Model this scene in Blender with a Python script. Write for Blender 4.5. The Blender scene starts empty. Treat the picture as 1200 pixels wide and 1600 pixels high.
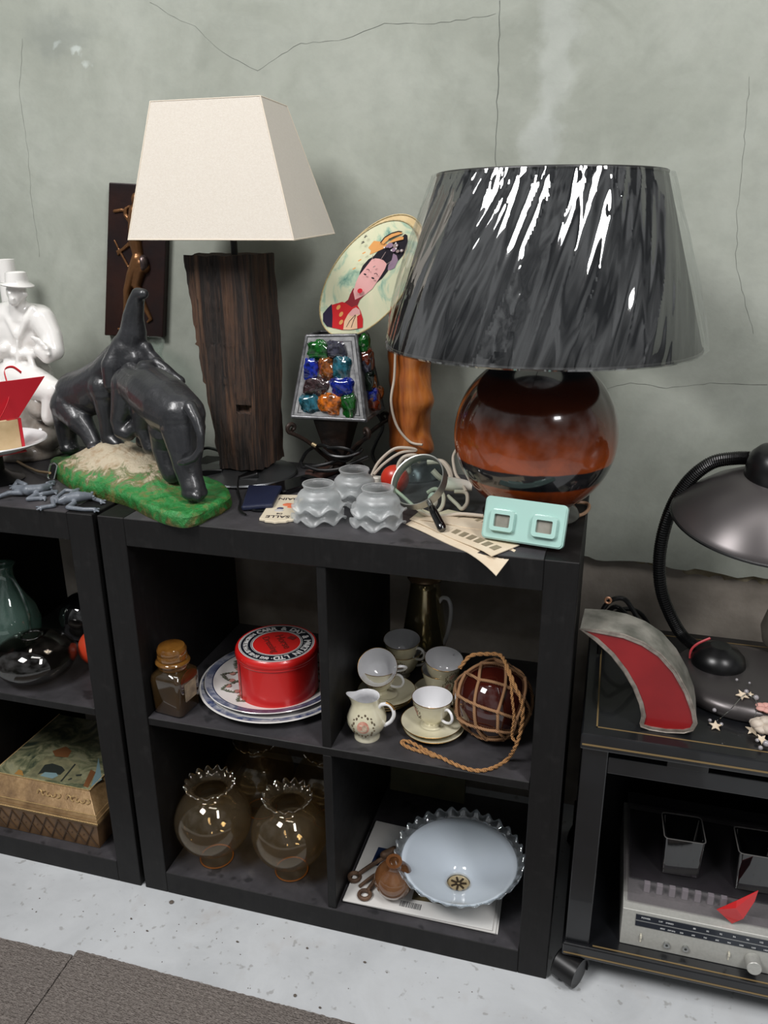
import bpy, bmesh, math, random
from mathutils import Vector, Matrix, noise
PI = math.pi
S = bpy.context.scene
COL = S.collection

# ------------------------------------------------------------------ camera
CR = ((0.9627690, 0.2702697, -0.0055064), (0.0849628, -0.3218703, -0.9429638), (-0.2566269, 0.9073884, -0.3328496))
CC = Vector((0.8097254, -1.0938952, 1.2426519))
CF = 1260.0
cam_data = bpy.data.cameras.new('camera'); cam = bpy.data.objects.new('camera', cam_data); COL.objects.link(cam)
M = Matrix.Identity(4)
for i in range(3):
    M[i][0] = CR[0][i]; M[i][1] = -CR[1][i]; M[i][2] = -CR[2][i]; M[i][3] = CC[i]
cam.matrix_world = M
cam_data.sensor_fit = 'VERTICAL'; cam_data.sensor_height = 36.0; cam_data.sensor_width = 27.0
cam_data.lens = CF / 1600.0 * 36.0
cam_data.clip_start = 0.02
S.camera = cam

# ------------------------------------------------------------------ light and exposure
S.view_settings.view_transform = 'Standard'; S.view_settings.look = 'None'
S.view_settings.gamma = 1.0; S.view_settings.use_curve_mapping = False
S.view_settings.exposure = 0.07
W = bpy.data.worlds.new('world'); S.world = W; W.use_nodes = True
# the rest of the shop hall: brighter and darker patches all round
wt = W.node_tree; wn = wt.nodes.new('ShaderNodeTexNoise'); wc = wt.nodes.new('ShaderNodeTexCoord'); wr = wt.nodes.new('ShaderNodeValToRGB')
wn.inputs['Scale'].default_value = 2.6; wn.inputs['Detail'].default_value = 3.0
wt.links.new(wc.outputs['Generated'], wn.inputs['Vector']); wt.links.new(wn.outputs[0], wr.inputs[0]); wt.links.new(wr.outputs[0], wt.nodes['Background'].inputs[0])
for e, (pos, v) in zip(wr.color_ramp.elements, ((0.40, 0.25), (0.66, 2.6))): e.position = pos; e.color = (v * 0.97, v * 0.99, v, 1)
wt.nodes['Background'].inputs[1].default_value = 0.15
def area(name, loc, target, sx, sy, power, color=(1, 1, 1)):
    d = bpy.data.lights.new(name, 'AREA'); d.shape = 'RECTANGLE'; d.size = sx; d.size_y = sy
    d.energy = power; d.color = color
    o = bpy.data.objects.new(name, d); COL.objects.link(o); o.location = loc
    o.rotation_euler = (Vector(target) - Vector(loc)).to_track_quat('-Z', 'Y').to_euler()
    return o
area('window_light', (-0.75, -1.75, 3.2), (0.35, 0.3, 0.75), 0.95, 0.8, 76, (1.0, 0.985, 0.98))
area('roof_light', (0.75, -0.9, 3.6), (0.6, 0.2, 0.5), 1.4, 0.25, 12, (1.0, 0.98, 0.96))
area('right_fill', (2.1, -1.5, 3.1), (0.9, 0.4, 0.8), 0.45, 1.5, 52, (1.0, 0.985, 0.985))  # fill added high on the right to lift the darker right side

# ------------------------------------------------------------------ helpers
def at(u, v, x=None, y=None, z=None):
    """the point of the room seen along a line of sight, on a plane of constant x, y or z"""
    a, b = (u - 600) / CF, (v - 800) / CF
    d = Vector([CR[0][i] * a + CR[1][i] * b + CR[2][i] for i in range(3)])
    k = (y - CC.y) / d.y if y is not None else (z - CC.z) / d.z if z is not None else (x - CC.x) / d.x
    return CC + d * k
def sr(r, g, b):
    f = lambda c: (c / 255) / 12.92 if c <= 10.3 else (((c / 255) + 0.055) / 1.055) ** 2.4
    return (f(r), f(g), f(b), 1.0)
class Nodes:
    def __init__(s, name):
        s.m = bpy.data.materials.new(name); s.m.use_nodes = True
        s.t = s.m.node_tree; s.n = s.t.nodes
        s.out = s.n['Material Output']; s.p = s.n['Principled BSDF']
        s.tc = None
    def new(s, kind, **kw):
        n = s.n.new('ShaderNode' + kind)
        for k, v in kw.items():
            if k in n.inputs: s.put(n, k, v)
            else: setattr(n, k, v)
        return n
    def put(s, n, k, v):
        if hasattr(v, 'links'): s.t.links.new(v, n.inputs[k])
        else: n.inputs[k].default_value = v
    def co(s):
        if not s.tc: s.tc = s.new('TexCoord')
        return s.tc.outputs['Object']
    def scaled(s, sc):
        n = s.new('Mapping'); s.put(n, 'Vector', s.co()); n.inputs['Scale'].default_value = sc; return n.outputs[0]
    def noise(s, scale, detail=4, rough=0.55, vec=None, dist=0.0):
        n = s.new('TexNoise', Scale=scale, Detail=detail, Roughness=rough, Distortion=dist); s.put(n, 'Vector', vec or s.co()); return n.outputs[0]
    def ramp(s, fac, stops):
        n = s.new('ValToRGB'); s.put(n, 'Fac', fac); e = n.color_ramp.elements
        while len(e) < len(stops): e.new(0.5)
        for x, (pos, c) in zip(e, stops): x.position = pos; x.color = c
        return n.outputs[0]
    def mix(s, fac, a, b, mode='MIX'):
        n = s.new('MixRGB', blend_type=mode)
        for k, v in (('Fac', fac), ('Color1', a), ('Color2', b)): s.put(n, k, v)
        return n.outputs[0]
    def math(s, op, a, b=0.0, c=None):
        n = s.n.new('ShaderNodeMath'); n.operation = op
        for i, v in enumerate((a, b) if c is None else (a, b, c)):
            if hasattr(v, 'links'): s.t.links.new(v, n.inputs[i])
            else: n.inputs[i].default_value = v
        return n.outputs[0]
    def sep(s, vec=None):
        n = s.new('SeparateXYZ'); s.put(n, 0, vec or s.co()); return n.outputs
    def bump(s, h, strength=0.3, dist=0.002):
        n = s.new('Bump', Strength=strength, Distance=dist); s.put(n, 'Height', h); s.put(s.p, 'Normal', n.outputs[0]); return n.outputs[0]
def pm(name, c, rough=0.5, metal=0.0, spec=0.5, trans=0.0, ior=1.5, coat=0.0, c2=None, ns=30, bump=0.0, bs=200, sheen=0.0):
    N = Nodes(name); p = N.p
    p.inputs['Base Color'].default_value = c; p.inputs['Roughness'].default_value = rough
    p.inputs['Metallic'].default_value = metal; p.inputs['Specular IOR Level'].default_value = spec
    p.inputs['Transmission Weight'].default_value = trans; p.inputs['IOR'].default_value = ior
    p.inputs['Coat Weight'].default_value = coat; p.inputs['Coat Roughness'].default_value = 0.04
    p.inputs['Sheen Weight'].default_value = sheen
    if c2: N.put(p, 'Base Color', N.ramp(N.noise(ns), [(0.35, c), (0.65, c2)]))
    if bump: N.bump(N.noise(bs, 3), bump)
    return N.m
def thin(name, tint, gloss=0.05, rough=0.03, edge=0.6, milk=0.0, milkc=(1, 1, 1, 1), gc=(1, 1, 1, 1)):
    """thin-walled clear glass or film: tinted see-through plus mirror-like glints"""
    N = Nodes(name); N.n.remove(N.p)
    tr = N.new('BsdfTransparent', Color=tint); gl = N.new('BsdfGlossy', Color=gc, Roughness=rough)
    lw = N.new('LayerWeight', Blend=0.35)
    f = N.math('MULTIPLY_ADD', N.math('POWER', lw.outputs['Facing'], 2.2), edge, gloss)
    body = tr.outputs[0]
    if milk:
        df = N.new('BsdfDiffuse', Color=milkc); tl = N.new('BsdfTranslucent', Color=milkc)
        a = N.new('MixShader', Fac=0.5); N.t.links.new(df.outputs[0], a.inputs[1]); N.t.links.new(tl.outputs[0], a.inputs[2])
        b = N.new('MixShader', Fac=milk); N.t.links.new(body, b.inputs[1]); N.t.links.new(a.outputs[0], b.inputs[2]); body = b.outputs[0]
    mx = N.new('MixShader'); N.put(mx, 'Fac', f); N.t.links.new(body, mx.inputs[1]); N.t.links.new(gl.outputs[0], mx.inputs[2])
    N.t.links.new(mx.outputs[0], N.out.inputs[0])
    return N.m
# ---- geometry
def V(*a): return Vector(a)
class MB:
    def __init__(s): s.v = []; s.f = []; s.mi = []; s.cur = 0
    def add(s, vs, fs, M=None):
        o = len(s.v)
        s.v += [(M @ Vector(p)) if M else Vector(p) for p in vs]
        s.f += [tuple(i + o for i in f) for f in fs]; s.mi += [s.cur] * len(fs); return s
    def box(s, x0, x1, y0, y1, z0, z1, M=None):
        return s.add([(x, y, z) for z in (z0, z1) for y in (y0, y1) for x in (x0, x1)],
                     [(0, 2, 3, 1), (4, 5, 7, 6), (0, 1, 5, 4), (2, 6, 7, 3), (0, 4, 6, 2), (1, 3, 7, 5)], M)
    def hexa(s, b, t):
        """eight corners: bottom loop, top loop"""
        return s.add(list(b) + list(t), [(3, 2, 1, 0), (4, 5, 6, 7)] + [(i, (i + 1) % 4, 4 + (i + 1) % 4, 4 + i) for i in range(4)])
    def lathe(s, prof, n=48, c=(0, 0, 0), M=None, fn=None, closed=False):
        vs = []
        for j, (r, z) in enumerate(prof):
            for i in range(n):
                a = 2 * PI * i / n
                rr, zz = fn(a, r, z, j) if fn else (r, z)
                vs.append((c[0] + rr * math.cos(a), c[1] + rr * math.sin(a), c[2] + zz))
        fs = []; m = len(prof)
        for j in range(m - 1 + (1 if closed else 0)):
            for i in range(n):
                k = (i + 1) % n; j2 = (j + 1) % m
                fs.append((j * n + i, j * n + k, j2 * n + k, j2 * n + i))
        if not closed:
            if prof[0][0] > 1e-6 and prof[0][0] < 0: pass
        return s.add(vs, fs, M)
    def tube(s, pts, r, n=8, closed=False, caps=True, M=None):
        pts = [Vector(p) for p in pts]; m = len(pts)
        rad = r if isinstance(r, (list, tuple)) else [r] * m
        up = Vector((0.123, 0.31, 0.95)); vs = []
        for i, p in enumerate(pts):
            a = pts[(i - 1) % m] if closed or i > 0 else pts[i]; b = pts[(i + 1) % m] if closed or i < m - 1 else pts[i]
            t = (b - a); t = t.normalized() if t.length > 1e-9 else Vector((0, 0, 1))
            u = up - t * up.dot(t)
            if u.length < 1e-3: u = Vector((1, 0, 0)) - t * t.x
            u.normalize(); w = t.cross(u); up = u
            vs += [p + (u * math.cos(2 * PI * k / n) + w * math.sin(2 * PI * k / n)) * rad[i] for k in range(n)]
        fs = []
        for i in range(m if closed else m - 1):
            j = (i + 1) % m
            fs += [(i * n + k, i * n + (k + 1) % n, j * n + (k + 1) % n, j * n + k) for k in range(n)]
        if caps and not closed: fs += [tuple(range(n - 1, -1, -1)), tuple((m - 1) * n + k for k in range(n))]
        return s.add(vs, fs, M)
    def prism(s, poly, z0, z1, M=None):
        n = len(poly)
        return s.add([(x, y, z0) for x, y in poly] + [(x, y, z1) for x, y in poly],
                     [tuple(range(n - 1, -1, -1)), tuple(range(n, 2 * n))] + [(i, (i + 1) % n, n + (i + 1) % n, n + i) for i in range(n)], M)
    def ball(s, c, r, n=16, m=10, M=None):
        rx, ry, rz = r if isinstance(r, (list, tuple)) else (r, r, r)
        vs = [(0, 0, -1)] + [(math.sin(PI * j / m) * math.cos(2 * PI * i / n), math.sin(PI * j / m) * math.sin(2 * PI * i / n), -math.cos(PI * j / m)) for j in range(1, m) for i in range(n)] + [(0, 0, 1)]
        vs = [(c[0] + x * rx, c[1] + y * ry, c[2] + z * rz) for x, y, z in vs]; L = len(vs) - 1
        fs = [(0, 1 + (i + 1) % n, 1 + i) for i in range(n)]
        for j in range(m - 2): fs += [(1 + j * n + i, 1 + j * n + (i + 1) % n, 1 + (j + 1) * n + (i + 1) % n, 1 + (j + 1) * n + i) for i in range(n)]
        fs += [(1 + (m - 2) * n + i, 1 + (m - 2) * n + (i + 1) % n, L) for i in range(n)]
        return s.add(vs, fs, M)
    def capsule(s, a, ra, b, rb, n=12):
        """tapered round-ended limb"""
        a, b = Vector(a), Vector(b); s.ball(a, ra, n, 8); s.ball(b, rb, n, 8)
        if (a - b).length > 1e-5: s.tube([a, b], [ra, rb], n)
        return s
    def chain(s, pr, n=12):
        for (a, ra), (b, rb) in zip(pr, pr[1:]): s.capsule(a, ra, b, rb, n)
        return s
    def sheet(s, rows, th=0.0):
        """grid of points"""
        m, n = len(rows), len(rows[0])
        return s.add([p for r in rows for p in r], [(j * n + i, j * n + i + 1, (j + 1) * n + i + 1, (j + 1) * n + i) for j in range(m - 1) for i in range(n - 1)])
def wloc(o):
    p = Vector((0, 0, 0))
    while o: p += o.location; o = o.parent
    return p
def obj(name, mb, mat, parent=None, smooth=40, bevel=0, bseg=2, sub=0, solid=0, remesh=0, relax=0, origin=None):
    """link one mesh object; vertices are given in room coordinates unless the parent stands at the origin"""
    off = Vector(origin) if origin is not None else wloc(parent)
    me = bpy.data.meshes.new(name)
    me.from_pydata([tuple(v - off) for v in mb.v], [], mb.f)
    mats = mat if isinstance(mat, (list, tuple)) else [mat]
    for m in mats: me.materials.append(m)
    me.polygons.foreach_set('material_index', mb.mi)
    bm = bmesh.new(); bm.from_mesh(me); bmesh.ops.recalc_face_normals(bm, faces=bm.faces); bm.to_mesh(me); bm.free()
    if smooth:
        me.polygons.foreach_set('use_smooth', [True] * len(me.polygons))
        if smooth < 180 and not remesh: me.set_sharp_from_angle(angle=math.radians(smooth))
    me.update()
    o = bpy.data.objects.new(name, me); COL.objects.link(o)
    if parent: o.parent = parent
    elif origin is not None: o.location = off
    if remesh:
        d = o.modifiers.new('r', 'REMESH'); d.mode = 'VOXEL'; d.voxel_size = remesh; d.use_smooth_shade = True
        if relax:
            d = o.modifiers.new('s', 'SMOOTH'); d.iterations = relax; d.factor = 0.5
    if solid:
        d = o.modifiers.new('t', 'SOLIDIFY'); d.thickness = abs(solid); d.offset = 1 if solid > 0 else -1
    if bevel:
        d = o.modifiers.new('b', 'BEVEL'); d.width = bevel; d.segments = bseg; d.limit_method = 'ANGLE'; d.angle_limit = math.radians(35)
    if sub:
        d = o.modifiers.new('u', 'SUBSURF'); d.levels = sub; d.render_levels = sub
    return o
def tag(o, label=None, cat=None, group=None, kind=None):
    if label: o['label'] = label
    if cat: o['category'] = cat
    if group: o['group'] = group
    if kind: o['kind'] = kind
    return o
def thing(name, label, cat, loc=(0, 0, 0), group=None):
    o = bpy.data.objects.new(name, None); o.empty_display_size = 0.02; COL.objects.link(o); o.location = loc
    return tag(o, label, cat, group)
def dup(o, loc=None, rot=None, label=None, parent=None, group=None):
    c = o.copy(); COL.objects.link(c)
    if parent: c.parent = parent
    for ch in [x for x in COL.objects if x.parent == o and x != c]: dup(ch, parent=c)
    if loc is not None: c.location = loc
    if rot is not None: c.rotation_euler = rot
    if label: c['label'] = label
    if group: c['group'] = group
    return c
def smoothpath(pts, k=6, closed=False):
    pts = [Vector(p) for p in pts]; n = len(pts); out = []
    for i in range(n if closed else n - 1):
        g = (lambda j: pts[j % n]) if closed else (lambda j: pts[max(0, min(n - 1, j))])
        p0, p1, p2, p3 = g(i - 1), g(i), g(i + 1), g(i + 2)
        for q in range(k):
            t = q / k
            out.append(0.5 * ((2 * p1) + (p2 - p0) * t + (2 * p0 - 5 * p1 + 4 * p2 - p3) * t * t + (3 * p1 - p0 - 3 * p2 + p3) * t ** 3))
    if not closed: out.append(pts[-1])
    return out
def frame(o, xdir, ydir):
    """matrix with given origin, x and y directions"""
    x = Vector(xdir).normalized(); y = Vector(ydir); y = (y - x * y.dot(x)).normalized(); z = x.cross(y)
    m = Matrix.Identity(4)
    for i in range(3): m[i][0] = x[i]; m[i][1] = y[i]; m[i][2] = z[i]; m[i][3] = o[i]
    return m
def letters(text, size, bold=0.0, extr=0.0002):
    """a word as flat mesh: vertices centred on the baseline middle, faces, width"""
    c = bpy.data.curves.new('t', 'FONT'); c.body = text; c.size = size; c.align_x = 'CENTER'; c.offset = bold; c.resolution_u = 3; c.extrude = extr
    o = bpy.data.objects.new('t', c); COL.objects.link(o)
    dg = bpy.context.evaluated_depsgraph_get(); ev = o.evaluated_get(dg); me = ev.to_mesh()
    vs = [tuple(v.co) for v in me.vertices]; fs = [tuple(p.vertices) for p in me.polygons]
    w = (max(v[0] for v in vs) - min(v[0] for v in vs)) if vs else 0
    ev.to_mesh_clear(); bpy.data.objects.remove(o); bpy.data.curves.remove(c)
    return vs, fs, w
def rrect(w, h, r, n=5):
    p = []
    for cx, cy, a0 in ((w / 2 - r, h / 2 - r, 0), (-w / 2 + r, h / 2 - r, 90), (-w / 2 + r, -h / 2 + r, 180), (w / 2 - r, -h / 2 + r, 270)):
        p += [(cx + r * math.cos(math.radians(a0 + 90 * i / n)), cy + r * math.sin(math.radians(a0 + 90 * i / n))) for i in range(n + 1)]
    return p
# ------------------------------------------------------------------ the room
def wall_material():
    N = Nodes('plastered_concrete')
    big = N.noise(2.2, 6, 0.62, dist=0.6); fine = N.noise(26, 5, 0.6); cloud = N.noise(6.5, 5, 0.6, dist=1.2)
    base = N.ramp(big, [(0.28, sr(136, 140, 130)), (0.5, sr(151, 155, 145)), (0.72, sr(164, 167, 158))])
    base = N.mix(N.math('MULTIPLY', N.ramp(cloud, [(0.42, (0, 0, 0, 1)), (0.62, (1, 1, 1, 1))]), 0.35), base, sr(168, 172, 163))
    base = N.mix(N.math('MULTIPLY', N.ramp(fine, [(0.45, (0, 0, 0, 1)), (0.75, (1, 1, 1, 1))]), 0.22), base, sr(118, 124, 116))
    # filler smears and chalky spots, each with a shape of its own
    wob = N.new('VectorMath', operation='MULTIPLY_ADD'); nn = N.new('TexNoise', Scale=17.0, Detail=5.0); N.put(nn, 'Vector', N.co())
    N.t.links.new(nn.outputs[1], wob.inputs[0]); wob.inputs[1].default_value = (0.12, 0, 0.12); N.t.links.new(N.co(), wob.inputs[2])
    for (x, z, rx, rz, k, c) in ((0.675, 1.52, 0.045, 0.16, 0.30, (190, 194, 190)), (-0.235, 1.565, 0.022, 0.014, 0.55, (200, 208, 204)), (-0.29, 1.595, 0.016, 0.012, 0.5, (196, 204, 200)),
                                 (0.0, 1.43, 0.030, 0.035, 0.75, (206, 212, 210)), (-0.29, 1.60, 0.10, 0.05, 0.35, (112, 118, 113)), (0.66, 1.39, 0.04, 0.08, 0.35, (186, 190, 186))):
        m = N.new('Mapping', vector_type='POINT'); N.t.links.new(wob.outputs[0], m.inputs[0])
        m.inputs['Location'].default_value = (-(x + 0.06) / rx, 0, -(z + 0.06) / rz); m.inputs['Scale'].default_value = (1 / rx, 0, 1 / rz)
        ln = N.new('VectorMath', operation='LENGTH'); N.t.links.new(m.outputs[0], ln.inputs[0])
        base = N.mix(N.math('MULTIPLY', N.ramp(ln.outputs['Value'], [(0.45, (1, 1, 1, 1)), (1.0, (0, 0, 0, 1))]), k), base, sr(*c))
    N.put(N.p, 'Base Color', base); N.p.inputs['Roughness'].default_value = 0.72; N.p.inputs['Specular IOR Level'].default_value = 0.3
    N.bump(N.math('ADD', N.math('MULTIPLY', big, 2.0), fine), 0.25, 0.004)
    return N.m
plaster = wall_material()
crack = pm('crack', sr(92, 96, 90), 0.9)
bare = pm('bare_concrete', sr(132, 124, 114), 0.85, c2=sr(172, 163, 152), ns=7, bump=0.4, bs=60)
rubble = pm('broken_edge', sr(140, 128, 100), 0.9, c2=sr(182, 170, 144), ns=30, bump=0.8, bs=90)
WY = 0.46
rnd = random.Random(4)
# upper plaster, its lower edge broken off
edge = []
x = -1.6
while x < 2.6:
    edge.append((x, 0.617 - 0.035 * (x - 0.8) + rnd.uniform(-0.003, 0.003) - (0.004 if rnd.random() < 0.2 else 0))); x += rnd.uniform(0.012, 0.03)
edge.append((2.6, 0.55))
m = MB()
poly = edge + [(2.6, 2.9), (-1.6, 2.9)]
m.prism(poly, 0, 0.1, frame((0, WY, 0), (1, 0, 0), (0, 0, 1)) @ Matrix.Scale(-1, 4, (0, 0, 1)))
m.cur = 1
def crackline(pts, w):
    q = [at(u, v, y=WY) for u, v in pts]; p = []
    for a, b in zip(q, q[1:]):
        k = max(2, int((b - a).length / 0.012))
        p += [a.lerp(b, i / k) for i in range(k)]
    p.append(q[-1])
    p = [v + Vector((rnd.uniform(-1, 1) * 0.0016, 0, rnd.uniform(-1, 1) * 0.0016)) for v in p]
    L, Rr = [], []
    for i, v in enumerate(p):
        t = (p[min(i + 1, len(p) - 1)] - p[max(0, i - 1)]); nrm = Vector((-t.z, 0, t.x)).normalized() * w * rnd.uniform(0.4, 1.2)
        L.append(Vector((v.x, WY - 0.0004, v.z)) + nrm); Rr.append(Vector((v.x, WY - 0.0004, v.z)) - nrm)
    m.sheet([L, Rr])
crackline([(781, 0), (779, 80), (777, 160), (774, 262), (770, 420), (766, 560)], 0.0007)
crackline([(235, 2), (262, 22), (305, 42), (352, 85), (402, 112), (430, 92), (470, 68), (530, 64), (600, 38), (690, 36), (775, 22)], 0.00028)
crackline([(36, 60), (30, 140), (44, 240), (48, 300), (62, 400)], 0.00024)
crackline([(1172, 120), (1160, 250), (1152, 330), (1150, 420), (1178, 520)], 0.00024)
crackline([(930, 612), (985, 598), (1040, 606), (1110, 598), (1199, 602)], 0.0003)
wall = tag(obj('wall_back', m, [plaster, crack], smooth=0), kind='structure')
m = MB(); m.box(-1.6, 2.6, WY + 0.014, WY + 0.1, -0.02, 0.66); tag(obj('wall_lower', m, bare, smooth=0), kind='structure')
# crumbled lip under the plaster
rows = []
for j in range(7):
    r = []
    xx = -1.4
    while xx < 2.4:
        t = j / 6; wid = 0.010 + 0.022 * max(0, min(1, (xx - 0.85) / 0.2)) + 0.006 * noise.noise((xx * 30, 3, 1))
        z = 0.617 - 0.035 * (xx - 0.8) + 0.004 - t * wid
        y = WY + 0.003 + 0.016 * t ** 0.7 + 0.005 * noise.noise((xx * 60, z * 90, 0)) * (1 if 0 < j < 6 else 0.2)
        r.append((xx, y, z)); xx += 0.007
    rows.append(r)
m = MB(); m.sheet(rows); tag(obj('trim_1', m, rubble), kind='structure')
# floor
N = Nodes('painted_concrete_floor')
c = N.ramp(N.noise(5, 6, 0.6, dist=0.5), [(0.3, sr(176, 179, 181)), (0.6, sr(194, 197, 199)), (0.8, sr(186, 188, 189))])
spk = N.ramp(N.noise(55, 2, 0.5), [(0.30, (1, 1, 1, 1)), (0.36, (0, 0, 0, 1))])
c = N.mix(N.math('MULTIPLY', spk, 0.45), c, sr(120, 116, 110))
stain = N.ramp(N.noise(9, 4, 0.6), [(0.60, (0, 0, 0, 1)), (0.74, (1, 1, 1, 1))])
c = N.mix(N.math('MULTIPLY', stain, 0.3), c, sr(165, 156, 148))
N.put(N.p, 'Base Color', c); N.p.inputs['Roughness'].default_value = 0.55; N.bump(N.noise(60, 4), 0.15)
m = MB(); m.box(-1.6, 2.6, -2.0, WY + 0.1, -0.05, 0.0); tag(obj('floor', m, N.m, smooth=0), kind='structure')
# carpet tiles
def carpet_material():
    N = Nodes('ribbed_carpet')
    sx, sy, sz = N.sep()
    a = N.math('ADD', N.math('MULTIPLY', sx, 0.9), N.math('MULTIPLY', sy, -0.05))
    cell = N.new('TexVoronoi', Scale=230.0); mp = N.scaled((1.0, 2.2, 1)); N.put(cell, 'Vector', mp)
    rib = N.math('SINE', N.math('MULTIPLY', sy, 900.0))
    cc = N.ramp(N.noise(160, 3, 0.7), [(0.3, sr(84, 76, 72)), (0.5, sr(117, 110, 105)), (0.72, sr(146, 138, 132))])
    cc = N.mix(0.35, cc, N.ramp(N.noise(3, 3), [(0.3, sr(110, 104, 100)), (0.7, sr(128, 120, 114))]))
    N.put(N.p, 'Base Color', cc); N.p.inputs['Roughness'].default_value = 0.95; N.p.inputs['Specular IOR Level'].default_value = 0.1
    N.bump(N.math('ADD', cell.outputs['Distance'], N.math('MULTIPLY', rib, 0.12)), 0.9, 0.003)
    return N.m
carpet = carpet_material()
def carpet_tile(poly, label):
    p = []
    for (x0, y0), (x1, y1) in zip(poly, poly[1:] + poly[:1]):
        k = max(1, int(math.hypot(x1 - x0, y1 - y0) / 0.004))
        for i in range(k):
            t = i / k; p.append((x0 + (x1 - x0) * t + rnd.uniform(-1, 1) * 0.0007, y0 + (y1 - y0) * t + rnd.uniform(-1, 1) * 0.0009))
    m = MB(); m.prism(p, 0, 0.006); o = obj('carpet_tile', m, carpet, smooth=0, origin=((poly[0][0] + poly[2][0]) / 2, (poly[0][1] + poly[2][1]) / 2, 0)); return tag(o, label, 'carpet', 'carpet tiles on the floor')
P = [at(*q, z=0.006) for q in ((121, 1484), (560, 1601), (1150, 1750), (-80, 1760))]
s1 = at(40, 1600, z=0.006); dirv = (s1 - P[0]).normalized()
carpet_tile([(P[0].x, P[0].y), (P[0].x + dirv.x * 0.6, P[0].y + dirv.y * 0.6), (1.1, -0.76), (1.1, -0.172), (P[1].x, P[1].y)], 'grey brown carpet tile right of the seam, along the foreground edge')
q0 = at(0, 1466, z=0.006); q1 = at(108, 1492, z=0.006)
carpet_tile([(q1.x + 0.006, q1.y + 0.001), (q0.x - 0.3, q0.y - 0.002), (q0.x - 0.3, -0.76), (P[0].x + dirv.x * 0.6 - 0.0025, P[0].y + dirv.y * 0.6), (P[0].x - 0.0025 + dirv.x * 0.012, P[0].y + dirv.y * 0.012)], 'grey brown carpet tile in the bottom left corner, left of the seam')
# crumbs of plaster and leaf on the concrete
gm = pm('debris', sr(92, 84, 76), 0.9)
m = MB()
for (u, v, r) in ((262, 1378, .006), (268, 1410, .005), (230, 1455, .0025), (371, 1472, .003), (480, 1482, .0022), (570, 1504, .003), (461, 1556, .003), (345, 1373, .003), (1185, 1520, .002), (205, 1436, .002), (500, 1575, .0025)):
    p = at(u, v, z=0.001); m.ball((p.x, p.y, 0.002), (r, r * rnd.uniform(.4, 1), 0.002), 8, 5)
for i in range(60):
    p = at(rnd.uniform(20, 820), rnd.uniform(1400, 1560), z=0.0)
    if p.y < -0.02 and p.y > -0.16: m.ball((p.x, p.y, 0.0006), (rnd.uniform(.0006, .0016), rnd.uniform(.0006, .0016), 0.0008), 6, 4)
tag(obj('grit', m, gm), 'scattered dark grit and leaf crumbs on the pale concrete strip', 'debris', kind='stuff')

# ------------------------------------------------------------------ the two cube shelves
N = Nodes('black_brown_veneer')
g = N.noise(14, 5, 0.6, vec=N.scaled((14, 14, 1.2)))
c = N.ramp(g, [(0.3, sr(13, 12, 12)), (0.7, sr(20, 19, 19))])
dust = N.ramp(N.noise(38, 4, 0.6), [(0.55, (0, 0, 0, 1)), (0.8, (1, 1, 1, 1))])
N.put(N.p, 'Base Color', N.mix(N.math('MULTIPLY', dust, 0.05), c, sr(110, 108, 106)))
N.put(N.p, 'Roughness', N.math('MULTIPLY_ADD', N.noise(30, 4), 0.2, 0.42)); N.p.inputs['Specular IOR Level'].default_value = 0.28
N.bump(g, 0.06, 0.001)
veneer = N.m
N = Nodes('dusty_shelf_veneer')
c = N.ramp(N.noise(16, 5, 0.65), [(0.3, sr(46, 45, 47)), (0.6, sr(62, 60, 63)), (0.8, sr(80, 78, 79))])
blot = N.ramp(N.noise(24, 2, 0.5), [(0.62, (0, 0, 0, 1)), (0.68, (1, 1, 1, 1))])
N.put(N.p, 'Base Color', N.mix(N.math('MULTIPLY', blot, 0.7), c, sr(26, 26, 28)))
N.p.inputs['Roughness'].default_value = 0.5; N.p.inputs['Specular IOR Level'].default_value = 0.5
dusty = N.m
T, H0, H1, WD, DP = 0.05, 0.387, 0.403, 0.79, 0.39
def cube_shelf(name, label, x0):
    t = thing(name, label, 'shelf', (x0, 0, 0))
    def b(nm, *a, mt=veneer, bv=0.0012):
        mm = MB(); mm.box(x0 + a[0], x0 + a[1], *a[2:])
        if mt is dusty: mm.mi[1] = 1; mt = [veneer, dusty]
        return obj(nm, mm, mt, t, smooth=0, bevel=bv, bseg=1)
    b('top_panel', T, WD - T, 0, DP, WD - T, WD, mt=dusty); b('bottom_panel', T, WD - T, 0, DP, 0, T, mt=dusty)
    b('side_panel', 0, T, 0, DP, 0, WD); b('side_panel', WD - T, WD, 0, DP, 0, WD)
    b('shelf_board', T, WD - T, 0.002, DP - 0.002, H0, H1, mt=dusty)
    b('divider', 0.387, 0.403, 0.003, DP - 0.002, H1, WD - T); b('divider', 0.387, 0.403, 0.003, DP - 0.002, T, H0)
    return t
cube_shelf('cube_shelf', 'black brown four-cube shelf in the middle, holding tin, cups and globes', 0.0)
cube_shelf('cube_shelf', 'black brown four-cube shelf cut off by the left edge, with smoky glass', -0.80)
# ------------------------------------------------------------------ on top of the shelves
TZ = WD
black_plastic = pm('black_plastic', sr(14, 14, 15), 0.32)
black_metal = pm('black_metal', sr(16, 15, 15), 0.42, spec=0.6)
chrome = pm('chrome', sr(190, 192, 190), 0.16, metal=1.0)
cord_white = pm('old_white_cord', sr(196, 184, 168), 0.55)
white_plastic = pm('white_plastic', sr(222, 216, 204), 0.3)
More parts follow.
